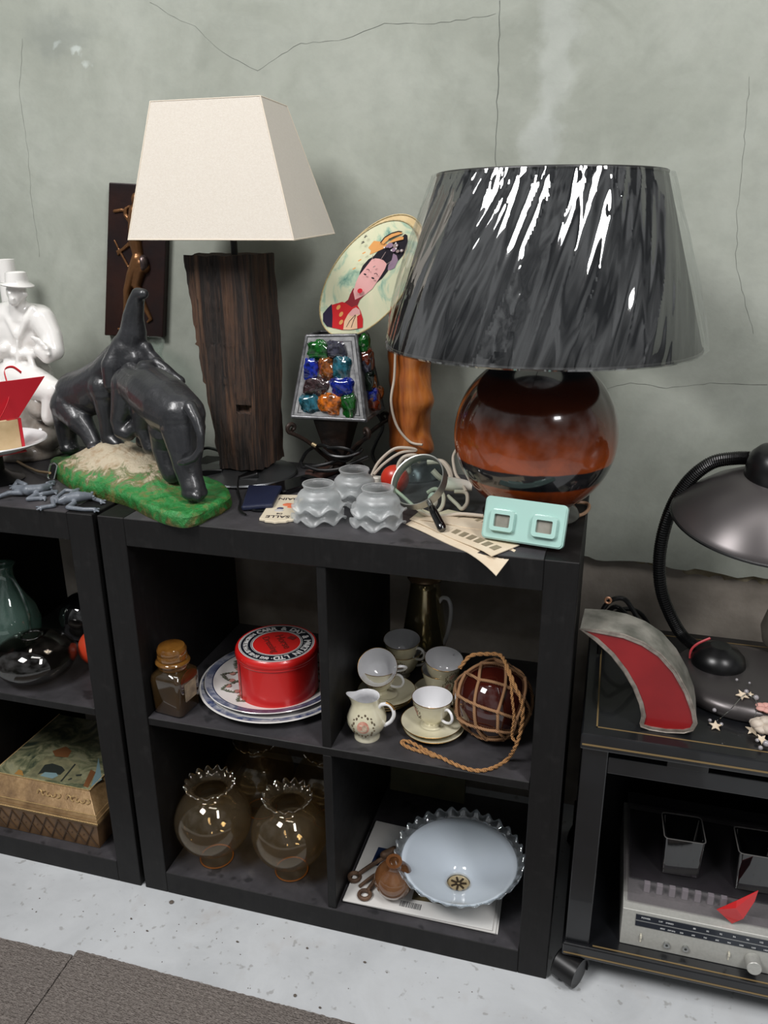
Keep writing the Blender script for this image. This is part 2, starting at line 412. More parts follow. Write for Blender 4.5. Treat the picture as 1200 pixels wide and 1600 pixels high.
# ---- timber lamp
linen = pm('cream_linen', sr(200, 192, 180), 0.85, c2=sr(205, 198, 187), ns=300, bump=0.35, bs=900, sheen=0.2)
N = Nodes('weathered_timber')
v1 = N.noise(1.0, 8, 0.68, vec=N.scaled((34, 34, 2.2)), dist=0.6); v2 = N.noise(9, 5, 0.6)
c = N.ramp(v1, [(0.27, sr(16, 13, 12)), (0.43, sr(48, 37, 31)), (0.58, sr(86, 60, 43)), (0.74, sr(122, 94, 72))])
c = N.mix(N.math('MULTIPLY', N.ramp(v2, [(0.45, (0, 0, 0, 1)), (0.7, (1, 1, 1, 1))]), 0.6), c, sr(46, 40, 38))
c = N.mix(N.math('MULTIPLY', N.ramp(N.noise(1, 3, 0.6, vec=N.scaled((60, 60, 1.6)), dist=0.8), [(0.455, (0, 0, 0, 1)), (0.49, (1, 1, 1, 1)), (0.51, (1, 1, 1, 1)), (0.545, (0, 0, 0, 1))]), 0.75), c, sr(14, 11, 10))
N.put(N.p, 'Base Color', c); N.p.inputs['Roughness'].default_value = 0.75; N.bump(N.math('ADD', v1, N.math('MULTIPLY', N.noise(1, 6, 0.75, vec=N.scaled((150, 150, 12))), 0.5)), 1.0, 0.010)
timber = N.m
t = thing('table_lamp', 'timber block table lamp with a cream tapered square shade', 'lamp', (0.14, 0.285, TZ))
m = MB(); m.lathe([(0, 0.002), (0.098, 0.002), (0.1, 0.004), (0.098, 0.007), (0.06, 0.018), (0.03, 0.026), (0, 0.027)], 48, (0.14, 0.285, TZ))
obj('base_plate', m, pm('brushed_steel', sr(120, 122, 124), 0.32, metal=0.9), t)
# the block: a worn squared post, ragged on its left edge
rows = []
zs = [0.815 + (1.199 - 0.815) * j / 90 for j in range(91)]
for z in zs:
    k = (z - 0.815) / 0.384
    xl = 0.108 - 0.036 * k ** 0.8 + 0.004 * noise.noise((1, 2, z * 40)) - (0.004 if 0.60 < k < 0.61 else 0)
    if k < 0.42: xl += 0.004
    if k > 0.93: xl -= 0.003
    xr = 0.194 + 0.002 * math.sin(z * 20); yf, yb = 0.236, 0.338
    ring = []
    for (ax, ay), (bx, by), n in (((xl, yf), (xr, yf - 0.004), 26), ((xr, yf - 0.004), (xr + 0.008, yb), 20), ((xr + 0.008, yb), (xl + 0.01, yb), 16), ((xl + 0.01, yb), (xl, yf), 18)):
        for i in range(n):
            q = i / n; x = ax + (bx - ax) * q; y = ay + (by - ay) * q
            g = noise.noise((x * 110, y * 110, z * 5)) + 0.6 * noise.noise((x * 260, y * 260, z * 14))
            d = 0.0032 * g + 0.0016 * noise.noise((x * 420, y * 420, z * 40))
            gr = noise.noise((x * 60, y * 60, z * 3.0))
            if gr > 0.25: d -= 0.004 * (gr - 0.25) * 4
            if ay == yf and bx == xr and 0.60 < q < 0.92 and abs(z - 0.925 - 0.006 * q) < 0.006: d -= 0.014   # the mortise notch
            if ay == yf and bx == xr and 0.30 < q < 0.5: d -= 0.0025 * (1 + noise.noise((x * 200, 7, z * 60))) * max(0, min(1, (k - 0.3) * 4))
            cx, cy = 0.145, 0.286; v = Vector((x - cx, y - cy, 0)).normalized()
            ring.append((x + v.x * d, y + v.y * d, z + (0.004 * noise.noise((x * 50, y * 50, 9)) if z == zs[-1] or z == zs[0] else 0)))
    rows.append(ring)
m = MB(); n = len(rows[0])
m.add([p for r in rows for p in r], [(j * n + i, j * n + (i + 1) % n, (j + 1) * n + (i + 1) % n, (j + 1) * n + i) for j in range(90) for i in range(n)] + [tuple(range(n - 1, -1, -1)), tuple(90 * n + i for i in range(n))])
obj('timber_block', m, timber, t, smooth=35)
m = MB(); m.tube([(0.146, 0.285, 1.19), (0.146, 0.285, 1.30)], 0.0062, 12); obj('lamp_stem', m, black_metal, t)
m = MB(); m.lathe([(0.0, 1.30), (0.019, 1.30), (0.019, 1.345), (0.012, 1.35), (0, 1.35)], 20, (0.146, 0.285, 0)); obj('bulb_socket', m, black_plastic, t)
# shade: four cloth panels, open at top and bottom
bl = [(0.006, 0.172, 1.2255), (0.305, 0.172, 1.2245), (0.296, 0.398, 1.2325), (0.000, 0.398, 1.2325)]
tl = [(0.040, 0.226, 1.4405), (0.2365, 0.226, 1.4405), (0.233, 0.345, 1.4405), (0.040, 0.345, 1.4405)]
m = MB(); m.add(bl + tl, [(0, 1, 5, 4), (1, 2, 6, 5), (2, 3, 7, 6), (3, 0, 4, 7)])
sh = obj('lamp_shade', m, linen, t, smooth=0, solid=-0.002)
m = MB()
def stitched(a, b, r=0.0013):
    a, b = Vector(a), Vector(b); k = int((b - a).length / 0.004)
    m.tube([a.lerp(b, i / k) for i in range(k + 1)], [r * (1 + 0.25 * noise.noise((i * 0.9, r, a.x * 50))) for i in range(k + 1)], 6)
for i in range(4): stitched(bl[i], bl[(i + 1) % 4]); stitched(bl[i], tl[i], 0.0011); stitched(tl[i], tl[(i + 1) % 4], 0.001)
obj('shade_trim', m, pm('cream_braid', sr(214, 203, 186), 0.9), sh)
m = MB()
for s in (-1, 1): m.tube([(0.146, 0.285, 1.352), (0.138 + s * 0.115, 0.285, 1.352)], 0.0015, 6)
obj('shade_carrier', m, black_metal, sh)
m = MB(); m.tube(smoothpath([at(u, v, y=yy) for u, v, yy in ((352, 712, .335), (345, 706, .34), (335, 702, .36), (322, 700, .375), (306, 706, .37))], 6), 0.0032, 8)
obj('power_cable', m, black_plastic, t)

# ---- glazed ball lamp
BX, BY = 0.70, 0.19
t = thing('table_lamp', 'amber glazed ball table lamp with a big black drum shade wrapped in clear film', 'lamp', (BX, BY, TZ))
m = MB(); m.lathe([(0, 0), (0.078, 0), (0.080, 0.006), (0.076, 0.012), (0.064, 0.016), (0.056, 0.03), (0, 0.03)], 48, (BX, BY, TZ)); obj('lamp_foot', m, pm('dark_lacquer', sr(22, 18, 17), 0.2, coat=0.6), t)
N = Nodes('amber_glaze')
sx, sy, sz = N.sep()
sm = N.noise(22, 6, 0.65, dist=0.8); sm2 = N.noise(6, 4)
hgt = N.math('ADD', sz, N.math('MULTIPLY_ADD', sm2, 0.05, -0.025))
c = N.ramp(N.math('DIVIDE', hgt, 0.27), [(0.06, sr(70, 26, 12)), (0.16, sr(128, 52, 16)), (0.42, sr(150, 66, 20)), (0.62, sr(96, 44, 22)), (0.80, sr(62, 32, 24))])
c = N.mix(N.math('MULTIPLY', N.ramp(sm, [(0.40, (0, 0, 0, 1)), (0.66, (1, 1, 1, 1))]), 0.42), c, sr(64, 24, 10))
bands = N.new('ValToRGB'); N.put(bands, 'Fac', N.math('ADD', N.math('DIVIDE', sz, 0.27), N.math('MULTIPLY_ADD', N.noise(40, 3), 0.012, -0.006)))
e = bands.color_ramp.elements; bands.color_ramp.interpolation = 'LINEAR'
for pos, val in ((0.0, 1), (0.055, 1), (0.075, 0), (0.275, 0), (0.285, 1), (0.385, 1), (0.392, 0), (0.862, 0), (0.885, 1)):
    x = e.new(pos); x.color = (val, val, val, 1)
e.remove(e[0]); e[-1].color = (1, 1, 1, 1)
N.put(N.p, 'Base Color', N.mix(bands.outputs[0], c, sr(22, 22, 25)))
N.p.inputs['Roughness'].default_value = 0.14; N.p.inputs['Coat Weight'].default_value = 0.7; N.p.inputs['Coat Roughness'].default_value = 0.03
glaze = N.m
prof = [(0.13 * math.sin(PI * j / 48), -0.13 * math.cos(PI * j / 48) + 0.138) for j in range(4, 47)]
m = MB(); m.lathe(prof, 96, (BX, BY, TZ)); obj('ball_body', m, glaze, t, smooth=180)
m = MB(); m.lathe([(0.026, 0.262), (0.026, 0.268), (0.014, 0.275), (0.013, 0.33), (0.02, 0.335), (0.02, 0.39), (0, 0.39)], 24, (BX, BY, TZ)); obj('lamp_neck', m, black_metal, t)
R0, Z0, R1, Z1 = 0.236, 1.071, 0.163, 1.314
black_cloth = pm('black_shade_cloth', sr(24, 26, 29), 0.9, bump=0.2, bs=1200, spec=0.2)
m = MB(); m.lathe([(R0 - (R0 - R1) * i / 8, Z0 + (Z1 - Z0) * i / 8) for i in range(9)], 96, (BX, BY, 0)); sh = obj('lamp_shade', m, black_cloth, t, solid=-0.0025)
m = MB()
for r, z in ((R0, Z0), (R1, Z1)): m.tube([(BX + r * math.cos(a * PI / 48), BY + r * math.sin(a * PI / 48), z) for a in range(96)], 0.0022, 8, closed=True)
for k in range(3):
    a = k * 2 * PI / 3 + 0.4; m.tube([(BX, BY, 1.19), (BX + 0.195 * math.cos(a), BY + 0.195 * math.sin(a), 1.20)], 0.0016, 6)
obj('shade_ring', m, black_metal, sh)
# clear crinkled film round the shade
def tri(x): return abs((x / PI) % 2 - 1)
def film(a, k):
    """radial lift of the film at angle a, height share k"""
    f = 0
    for fr, am, sl, ph in ((8, 0.0050, 0.30, 0.3), (15, 0.0034, 0.42, 1.7), (27, 0.0024, 0.18, 0.2), (43, 0.0017, 0.46, 2.2), (71, 0.0007, 0.34, 0.9)):
        w = a - sl * k + 0.10 * noise.noise((a * 1.7, k * 0.9, fr)) + 0.03 * noise.noise((a * 5, k * 2.2, fr + 3))
        f += am * tri(fr * w + ph) ** 1.3 * (0.6 + 0.8 * abs(noise.noise((a * 2.3, k * 1.5, fr + 9))))
    f += 0.0022 * max(0, 0.5 - abs(noise.noise((a * 9 + k * 4, k * 5.0, 5.0))) * 4) * max(0, k - .72) * 3
    ac = math.radians(-102 + 24 * k); d = (a - ac + PI) % (2 * PI) - PI; d /= 0.075
    if abs(d) < 1: f = 0.0052 + 0.0010 * d + 0.0016 * tri(k * 52 + 2 * d + 3 * noise.noise((k * 8, 1, d))) * max(0, min(1, (0.45 - k) * 5)) + 0.0008 * noise.noise((d * 2, k * 14, 4))
    return 0.0018 + max(0.0, f)
rows = []; NA = 560; NK = 48
for j in range(NK + 1):
    k = j / NK
    if k < 0.04: r = R0 - 0.006 + 0.15 * k; z = Z0 - 0.003
    r = R0 + (R1 - R0) * k; z = Z0 + (Z1 - Z0) * k
    bulge = 0.007 * math.sin(PI * min(1, k)) 
    rows.append([(BX + (r + film(2 * PI * i / NA, k) + bulge) * math.cos(2 * PI * i / NA), BY + (r + film(2 * PI * i / NA, k) + bulge) * math.sin(2 * PI * i / NA), z) for i in range(NA)])
low = [(BX + (R0 - 0.010) * math.cos(2 * PI * i / NA), BY + (R0 - 0.010) * math.sin(2 * PI * i / NA), Z0 - 0.003) for i in range(NA)]
low2 = [(BX + (R0 + 0.004) * math.cos(2 * PI * i / NA), BY + (R0 + 0.004) * math.sin(2 * PI * i / NA), Z0 - 0.003) for i in range(NA)]
top = [(BX + (R1 - 0.012) * math.cos(2 * PI * i / NA), BY + (R1 - 0.012) * math.sin(2 * PI * i / NA), Z1 + 0.003) for i in range(NA)]
rows = [low, low2] + rows + [top]
m = MB(); m.add([p for r in rows for p in r], [(j * NA + i, j * NA + (i + 1) % NA, (j + 1) * NA + (i + 1) % NA, (j + 1) * NA + i) for j in range(len(rows) - 1) for i in range(NA)])
filmm = thin('clear_film', (0.96, 0.97, 0.97, 1), gloss=0.19, rough=0.045, edge=0.32)
o = obj('film_wrap', m, filmm, sh, smooth=9); o['label'] = 'clear crinkled plastic wrap'
m = MB(); m.tube(smoothpath([(BX + 0.05, BY + 0.06, 0.797), (0.786, 0.262, 0.794), (0.793, 0.235, 0.795), (0.783, 0.2, 0.794), (0.75, 0.165, 0.794), (0.74, 0.12, 0.7935)], 6), 0.003, 8); obj('power_cable', m, pm('tan_cord', sr(150, 118, 92), 0.5), t)

# ---- tree-trunk lamp behind the ball lamp
t = thing('table_lamp', 'orange varnished wooden post lamp on a dark dome, behind the ball lamp', 'lamp', (0.448, 0.375, TZ))
m = MB(); m.lathe([(0, 0), (0.066, 0), (0.067, 0.004), (0.058, 0.018), (0.045, 0.032), (0.026, 0.044), (0, 0.046)], 40, (0.452, 0.37, TZ)); obj('dome_base', m, pm('dark_steel', sr(70, 74, 78), 0.22, metal=0.8), t)
N = Nodes('varnished_wood')
w = N.noise(1, 5, 0.6, vec=N.scaled((30, 30, 3.5)), dist=1.0)
c = N.ramp(w, [(0.28, sr(92, 42, 16)), (0.48, sr(150, 80, 32)), (0.66, sr(184, 112, 52))])
c = N.mix(N.ramp(N.noise(16, 2, 0.4, vec=N.scaled((1, 1, 0.4))), [(0.62, (0, 0, 0, 1)), (0.72, (1, 1, 1, 1))]), c, sr(74, 30, 14))
N.put(N.p, 'Base Color', c); N.p.inputs['Roughness'].default_value = 0.3; N.p.inputs['Coat Weight'].default_value = 0.4; N.bump(w, 0.4, 0.003)
varnish = N.m
prof = [(0.0, 0.838), (0.034, 0.838)] + [(0.036 + 0.001 * math.sin(j), 0.842 + j * 0.262 / 40) for j in range(41)] + [(0.03, 1.108), (0, 1.108)]
def trunk(a, r, z, j):
    s = max(0, math.cos(a + 0.35)); g = 0
    if r > 0.02: g = 0.005 * math.cos(2 * a) + 0.004 * noise.noise((math.cos(a) * 1.5, math.sin(a) * 1.5, z * 14)) + s ** 6 * 0.009 * math.sin(z * 62)
    return r + g, z
m = MB(); m.lathe(prof, 64, (0.449, 0.372, 0), fn=trunk); obj('wooden_post', m, varnish, t, smooth=60)
m = MB(); m.tube(smoothpath([at(u, v, y=yy) for u, v, yy in ((618, 545, .335), (616, 590, .332), (611, 628, .326), (620, 665, .33), (640, 690, .335), (660, 695, .33))], 8), 0.0024, 8); obj('power_cable', m, cord_white, t)
# white flex with plug and inline switch, heaped before the post
t = thing('extension_flex', 'heap of off-white flex with white switch and plug, behind the magnifying glass', 'cable', tuple(at(690, 775, z=TZ)))
def path(pts, k=8): return smoothpath([at(u, v, y=yy) for u, v, yy in pts], k)
def rest(p, r): return [Vector((q.x, q.y, max(q.z, TZ + r))) for q in p]
for pts, r in ((((580, 745, .27), (592, 722, .28), (615, 702, .29), (637, 700, .295), (650, 704, .30), (625, 708, .29), (600, 725, .28), (584, 742, .26)), .003),
               (((625, 745, .235), (622, 728, .24), (632, 714, .245), (650, 712, .25), (655, 722, .26)), .0036),
               (((668, 722, .24), (690, 722, .24), (702, 735, .235), (704, 748, .23), (690, 748, .22), (676, 735, .22)), .0052),
               (((668, 770, .19), (680, 764, .19), (692, 772, .18), (692, 788, .165), (684, 800, .15), (676, 802, .14)), .0036),
               (((616, 764, .14), (630, 776, .13), (648, 792, .12), (668, 804, .12), (690, 806, .13), (720, 803, .13), (755, 806, .13)), .0030),
               (((700, 775, .19), (714, 788, .17), (722, 795, .16), (730, 785, .17), (728, 770, .18), (710, 768, .18)), .0034),
               (((715, 700, .245), (708, 715, .24), (712, 740, .22), (720, 752, .2), (728, 768, .18)), .0028)):
    m = MB(); m.tube(rest(path(pts), r), r, 8); obj('cable', m, cord_white, t)
m = MB(); a = at(690, 755, y=.195); b = at(738, 760, y=.20); n = [(0, .0085), (.35, .0105), (.8, .0105), (1.0, .004)]
pl = [Vector(a).lerp(b, k) for k, _ in n]; m.tube([pl[0]] + smoothpath(pl, 5) , [0.002] + [.0088 + .0035 * math.sin(PI * min(1, i / 15 + .25)) for i in range(16)][:16], 14); obj('inline_switch', m, white_plastic, t)
m = MB(); q = at(676, 782, y=.165); m.ball((q.x, q.y, max(q.z, TZ + .012)), (0.009, 0.009, 0.0145), 16, 10); obj('plug', m, white_plastic, t)
m = MB(); m.capsule(at(636, 722, y=.262), .006, at(636, 736, y=.262), .0085, 14); obj('lamp_holder', m, white_plastic, t)
# red rattle and white block beside the flex
m = MB(); q = at(617, 737, y=0.246); m.ball((q.x, q.y, TZ + 0.026), (0.026, 0.022, 0.026), 24, 16); q0 = (q.x, q.y, TZ)
tag(obj('ball', m, pm('red_celluloid', sr(196, 44, 30), 0.28, c2=sr(206, 70, 50), ns=40), origin=q0), 'small shiny red ball in front of the wooden post lamp', 'ball')
m = MB(); q = at(588, 754, z=TZ); m.prism(rrect(0.03, 0.014, 0.005), TZ + .0002, TZ + 0.012, Matrix.Translation((q.x, q.y, 0)))
tag(obj('adaptor', m, white_plastic, origin=(q.x, q.y, TZ), bevel=.002), 'small white plastic piece left of the red ball, behind the frosted shades', 'adaptor')
# ---- elephant statue
t = thing('elephant_statue', 'statue of two grey elephants wrestling on a green painted base', 'statue', (-0.02, 0.13, TZ))
N = Nodes('painted_base')
sx, sy, sz = N.sep()
h = N.math('ADD', N.math('MULTIPLY', sz, 18.0), N.math('MULTIPLY_ADD', N.noise(28, 5, 0.7, dist=1), 1.5, -0.75))
c = N.ramp(h, [(0.06, sr(58, 72, 30)), (0.26, sr(30, 106, 44)), (0.52, sr(54, 134, 70)), (0.68, sr(108, 112, 76)), (0.86, sr(186, 174, 150))])
c = N.mix(N.math('MULTIPLY', N.ramp(N.noise(60, 4, 0.6), [(0.5, (0, 0, 0, 1)), (0.68, (1, 1, 1, 1))]), 0.45), c, sr(140, 104, 62))
N.put(N.p, 'Base Color', c); N.p.inputs['Roughness'].default_value = 0.42; N.bump(N.noise(190, 4, 0.7), 0.8, 0.003)
out = [at(u, v, z=TZ + .012) for u, v in ((80, 722), (88, 740), (125, 762), (165, 772), (200, 782), (235, 800), (270, 812), (298, 813), (330, 800), (360, 782), (352, 764), (328, 754))]
out += [Vector((0.10, 0.185, 0)), Vector((0.02, 0.225, 0)), Vector((-0.06, 0.262, 0)), Vector((-0.16, 0.285, 0)), Vector((-0.225, 0.262, 0))]
out = smoothpath([Vector((p.x, p.y, 0)) for p in out], 6, closed=True)
cx = sum(p.x for p in out) / len(out); cy = sum(p.y for p in out) / len(out)
A = at(205, 715, y=0.17); mound = ((-0.105, 0.20, 0.048, 0.075), (-0.02, 0.165, 0.036, 0.065), (0.06, 0.13, 0.018, 0.05))
def top_at(x, y):
    hh = 0.022
    for mx, my, a, r in mound: hh += a * math.exp(-((x - mx) ** 2 + (y - my) ** 2) / (r * r))
    return hh + 0.003 * noise.noise((x * 60, y * 60, 0)) + 0.0025 * noise.noise((x * 160, y * 160, 3))
rows = []
for k, zf in ((1.0, 0.0), (1.012, 0.25), (0.995, 0.6), (1.0, 0.85), (0.985, 1.0)):
    rows.append([(cx + (p.x - cx) * k * (1 + .012 * noise.noise((p.x * 60, p.y * 60, zf * 3))), cy + (p.y - cy) * k, TZ + 0.020 * zf + (0 if zf == 0 else .0015 * noise.noise((p.x * 90, zf, 1)))) for p in out])
for k in (0.95, 0.88, 0.78, 0.66, 0.52, 0.38, 0.24, 0.1):
    rows.append([(cx + (p.x - cx) * k, cy + (p.y - cy) * k, TZ + top_at(cx + (p.x - cx) * k, cy + (p.y - cy) * k)) for p in out])
nn_ = len(out); m = MB()
m.add([p for r in rows for p in r], [(j * nn_ + i, j * nn_ + (i + 1) % nn_, (j + 1) * nn_ + (i + 1) % nn_, (j + 1) * nn_ + i) for j in range(len(rows) - 1) for i in range(nn_)] + [tuple(range(nn_ - 1, -1, -1)), tuple((len(rows) - 1) * nn_ + i for i in range(nn_))])
obj('statue_base', m, N.m, t, smooth=50)
N = Nodes('grey_elephant_glaze')
c = N.ramp(N.noise(20, 4), [(0.3, sr(30, 31, 33)), (0.7, sr(44, 45, 48))])
N.put(N.p, 'Base Color', c); N.p.inputs['Roughness'].default_value = 0.38; N.p.inputs['Coat Weight'].default_value = 0.28; N.p.inputs['Coat Roughness'].default_value = 0.12
N.bump(N.math('ADD', N.noise(45, 3, 0.5, dist=0.6), N.noise(140, 3)), 0.35, 0.002)
hide = N.m
Q = 0.00107
def E(u, v, r, y): return (at(u, v, y=y), r * Q * (1 + (y - 0.12) * 0.55))
def B(mb, u, v, r, y, sq=(1, 1, 1)):
    p, rr = E(u, v, r, y); mb.ball(p, (rr * sq[0], rr * sq[1], rr * sq[2]), 18, 12)
m = MB()  # the rearing one, trunk up
B(m, 121, 615, 33, .235, (1, 1.0, 1)); B(m, 147, 611, 37, .230, (1, .95, 1)); B(m, 170, 597, 33, .222, (1, 1, 1.1))
m.chain([E(121, 614, 37, .235), E(147, 610, 42, .23), E(170, 594, 39, .222), E(192, 564, 33, .21)], 20)
B(m, 202, 549, 31, .20, (1, 1, 1.05)); B(m, 207, 562, 25, .193)
m.chain([E(203, 543, 27, .20), E(208, 520, 21.5, .195), E(208, 497, 17, .192), E(212, 474, 13.5, .19), E(216, 460, 11, .186), E(224, 459, 8.5, .18)], 18)
m.chain([E(186, 548, 17, .185), E(176, 572, 19, .176), E(176, 598, 16, .174), E(183, 614, 8, .174)], 12)   # hanging ear
m.chain([E(238, 560, 12, .20), E(250, 575, 13, .20), E(262, 590, 9, .2)], 12)                            # far ear
m.chain([E(226, 545, 14, .2), E(238, 562, 10, .2)], 12)
m.chain([E(166, 606, 30, .20), E(166, 632, 20, .195), E(169, 657, 15.5, .192), E(171, 683, 15, .19), E(184, 695, 11, .182)], 14)  # near foreleg
B(m, 172, 696, 13, .187, (1.1, 1, .6)); B(m, 190, 697, 9, .182, (1.1, 1, .6))
m.chain([E(190, 615, 16, .24), E(195, 640, 12, .24), E(193, 668, 12, .235)], 12)
m.chain([E(111, 632, 34, .225), E(124, 656, 23, .205), E(138, 675, 16, .198), E(146, 691, 15, .194)], 14)   # near hind leg
B(m, 152, 698, 15, .190, (1.1, 1.2, .7)); 
m.chain([E(106, 634, 30, .25), E(103, 662, 20, .25), E(105, 684, 17, .248), E(108, 697, 16, .245)], 14)
B(m, 109, 700, 16, .243, (1.1, 1.1, .7))
m.chain([E(90, 620, 5, .25), E(86, 640, 4, .255), E(90, 660, 4, .255)], 8)
obj('elephant', m, hide, t, remesh=0.0026, relax=5)
m = MB()  # the pushing one, seen from behind
m.chain([E(284, 648, 38, .075), E(262, 632, 44, .10), E(236, 612, 41, .13), E(211, 598, 31, .155)], 22)
B(m, 284, 652, 35, .075, (1, 1, 1.12)); B(m, 262, 636, 39, .10, (1, 1, 1.05))
B(m, 205, 582, 17, .16); B(m, 202, 612, 24, .16); B(m, 197, 628, 20, .158)
m.chain([E(203, 602, 31, .16), E(194, 636, 22, .155), E(187, 656, 16, .15), E(189, 673, 13, .145), E(200, 677, 13.5, .145), E(208, 668, 11, .148)], 16)
m.chain([E(244, 566, 9, .165), E(258, 576, 9, .17), E(272, 588, 8, .175), E(281, 596, 9.5, .178)], 12)
m.chain([E(228, 578, 17, .146), E(218, 602, 21, .134), E(224, 632, 17, .130), E(236, 646, 8, .130)], 12)     # ear folded flat
m.chain([E(228, 640, 24, .15), E(224, 664, 18, .155), E(232, 684, 15, .155), E(236, 697, 15, .152)], 14)
B(m, 238, 700, 14, .15, (1.1, 1, .7)); m.chain([E(216, 655, 11, .175), E(222, 682, 10, .17), E(222, 690, 11, .17)], 12)
m.chain([E(286, 668, 36, .072), E(290, 700, 29, .066), E(292, 726, 23, .062), E(298, 748, 20, .056), E(303, 764, 20, .050)], 16)
B(m, 304, 770, 20, .050, (1.1, 1.1, .6)); B(m, 296, 774, 8, .035); B(m, 308, 776, 8, .035)
m.chain([E(262, 668, 32, .11), E(258, 696, 23, .115), E(264, 722, 20, .11), E(270, 738, 19, .105)], 14)
m.chain([E(297, 636, 11, .045), E(307, 656, 9, .035), E(314, 680, 7, .028), E(313, 702, 6, .025), E(303, 716, 6.5, .025), E(290, 721, 7, .025), E(281, 723, 5, .028)], 12)
obj('elephant', m, hide, t, remesh=0.0026, relax=5)

# ---- white porcelain figure of a man in a hat
porcelain = pm('white_porcelain', sr(226, 224, 220), 0.12, coat=0.6, bump=0.15, bs=30)
t = thing('figurine', 'glossy white porcelain figurine of a seated man in a brimmed hat', 'figurine', tuple(at(40, 712, z=TZ)[:2]) + (TZ,))
YF = 0.315
K = 0.00122
def F(u, v, r, y=YF): return (at(u, v, y=y), r * K)
def FB(mb, u, v, r, y=YF, sq=(1, 1, 1)):
    p, rr = F(u, v, r, y); mb.ball(p, (rr * sq[0], rr * sq[1], rr * sq[2]), 20, 14)
m = MB()
FB(m, 26, 456, 17, .285, (.9, 1, 1.1)); FB(m, 22, 470, 9, .272); FB(m, 15, 459, 4, .263, (.7, 1, 1.4)); FB(m, 18, 467, 4, .262, (1.5, .7, .6)); FB(m, 39, 460, 5, .285)
m.chain([F(29, 476, 15, .297), F(32, 496, 18, .302)], 16)
m.chain([F(-22, 505, 24), F(20, 496, 28), F(62, 500, 26)], 20)
FB(m, 30, 520, 42, YF, (1.3, .75, 1.1)); FB(m, 34, 550, 42, YF, (1.25, .75, .9)); FB(m, 38, 585, 44, YF, (1.2, .8, .8))
m.chain([F(66, 500, 22, .31), F(80, 525, 18, .302), F(85, 548, 16, .29), F(74, 557, 12, .277), F(62, 548, 10, .271)], 16)
m.chain([F(-30, 510, 22, .31), F(-34, 545, 16, .30), F(-10, 556, 12, .28), F(8, 545, 10, .273)], 16)
for u, v in ((58, 530), (64, 536), (70, 543), (72, 552)): m.chain([F(u - 8, v - 3, 3.6, .270), F(u + 4, v + 2, 4.2, .266)], 8)
m.chain([F(52, 484, 8, .296), F(42, 500, 7, .285), F(30, 526, 4, .278)], 10); m.chain([F(8, 486, 8, .296), F(16, 502, 7, .285), F(25, 526, 4, .278)], 10)
m.chain([F(-4, 548, 6, .281), F(30, 554, 6, .279), F(72, 552, 6, .284)], 8)
m.chain([F(27, 520, 3, .277), F(28, 550, 3, .275), F(27, 592, 5, .270)], 8); m.chain([F(48, 560, 6, .279), F(58, 600, 8, .268)], 8); m.chain([F(12, 562, 6, .279), F(2, 600, 8, .268)], 8)
m.chain([F(30, 590, 36, .30), F(70, 606, 24, .26), F(84, 612, 20, .25)], 18); m.chain([F(0, 590, 34, .30), F(-20, 610, 22, .25)], 18)
m.chain([F(84, 612, 18, .25), F(82, 650, 18, .25)], 14)
obj('figure', m, porcelain, t, remesh=0.003, relax=4)
m = MB(); p = at(27, 444, y=.284)
hat = [(0.0, 0.0205), (0.010, 0.0205), (0.016, 0.0235), (0.0195, 0.0215), (0.0212, 0.009), (0.0215, 0.004), (0.030, 0.001), (0.0315, -0.001), (0.030, -0.003), (0.018, -0.001), (0, -0.001)]
m.lathe(hat, 32, p, fn=lambda a, r, z, j: (r * (1 - 0.08 * math.cos(2 * a)), z - 0.004 * math.cos(a) * (r / .03) * (r > .024)))
obj('hat', m, porcelain, t, smooth=50)
N = Nodes('tinted_porcelain'); N.put(N.p, 'Base Color', N.ramp(N.noise(14, 4), [(0.35, sr(168, 162, 154)), (0.65, sr(112, 102, 92))])); N.p.inputs['Roughness'].default_value = 0.2; N.p.inputs['Coat Weight'].default_value = 0.5
m = MB()
FB(m, 40, 640, 50, .315, (1.15, .7, .9)); FB(m, 62, 662, 40, .31, (1, .8, .9)); FB(m, 0, 650, 50, .31, (1, .7, .9)); FB(m, 66, 634, 26, .275); FB(m, 72, 680, 28, .29); FB(m, 30, 690, 40, .29, (1.3, .7, .6))
base = at(35, 706, z=TZ); m.lathe([(0, 0), (.072, 0), (.075, .006), (.07, .02), (.06, .04), (0, .045)], 32, (-0.372, 0.305, TZ))
obj('rock_seat', m, N.m, t, remesh=0.0035, relax=6)
m = MB(); p = at(2, 405, y=.37); m.lathe([(0, 0), (.024, 0), (.025, .004), (.022, .02), (.018, p.z - TZ - .02), (.0185, p.z - TZ - .001), (.017, p.z - TZ), (.012, p.z - TZ), (.012, p.z - TZ - .03), (0, p.z - TZ - .03)], 32, (p.x - .004, .385, TZ))
tag(obj('vase', m, porcelain, origin=(p.x - .004, .385, TZ)), 'slim white porcelain vase behind the man in the hat, cut by the left edge', 'vase')

# ---- white dish with an open red gift box
tip = at(56, 694, y=.125); PX, PY = tip.x - .102, .125; ZR = tip.z
china = pm('white_china', sr(222, 220, 220), 0.15, coat=0.5)
t = thing('footed_dish', 'white china dish on a dark foot carrying the open red gift box', 'dish', (PX, PY, TZ))
oval = lambda a, r, z, j: (r * (1 + .02 * math.cos(2 * a)), z)
m = MB(); m.lathe([(0, -.022), (.04, -.022), (.070, -.014), (.098, -.002), (.1015, .0005), (.1005, .0025), (.096, .0015), (.069, -.010), (.04, -.018), (0, -.018)], 72, (PX, PY, ZR), fn=oval); obj('dish_bowl', m, china, t)
m = MB(); m.lathe([(0, 0), (.05, 0), (.052, .004), (.03, .012), (.018, .022), (.018, ZR - TZ - .030), (.034, ZR - TZ - .0225), (0, ZR - TZ - .0225)], 40, (PX, PY, TZ)); obj('dark_foot', m, black_plastic, t)
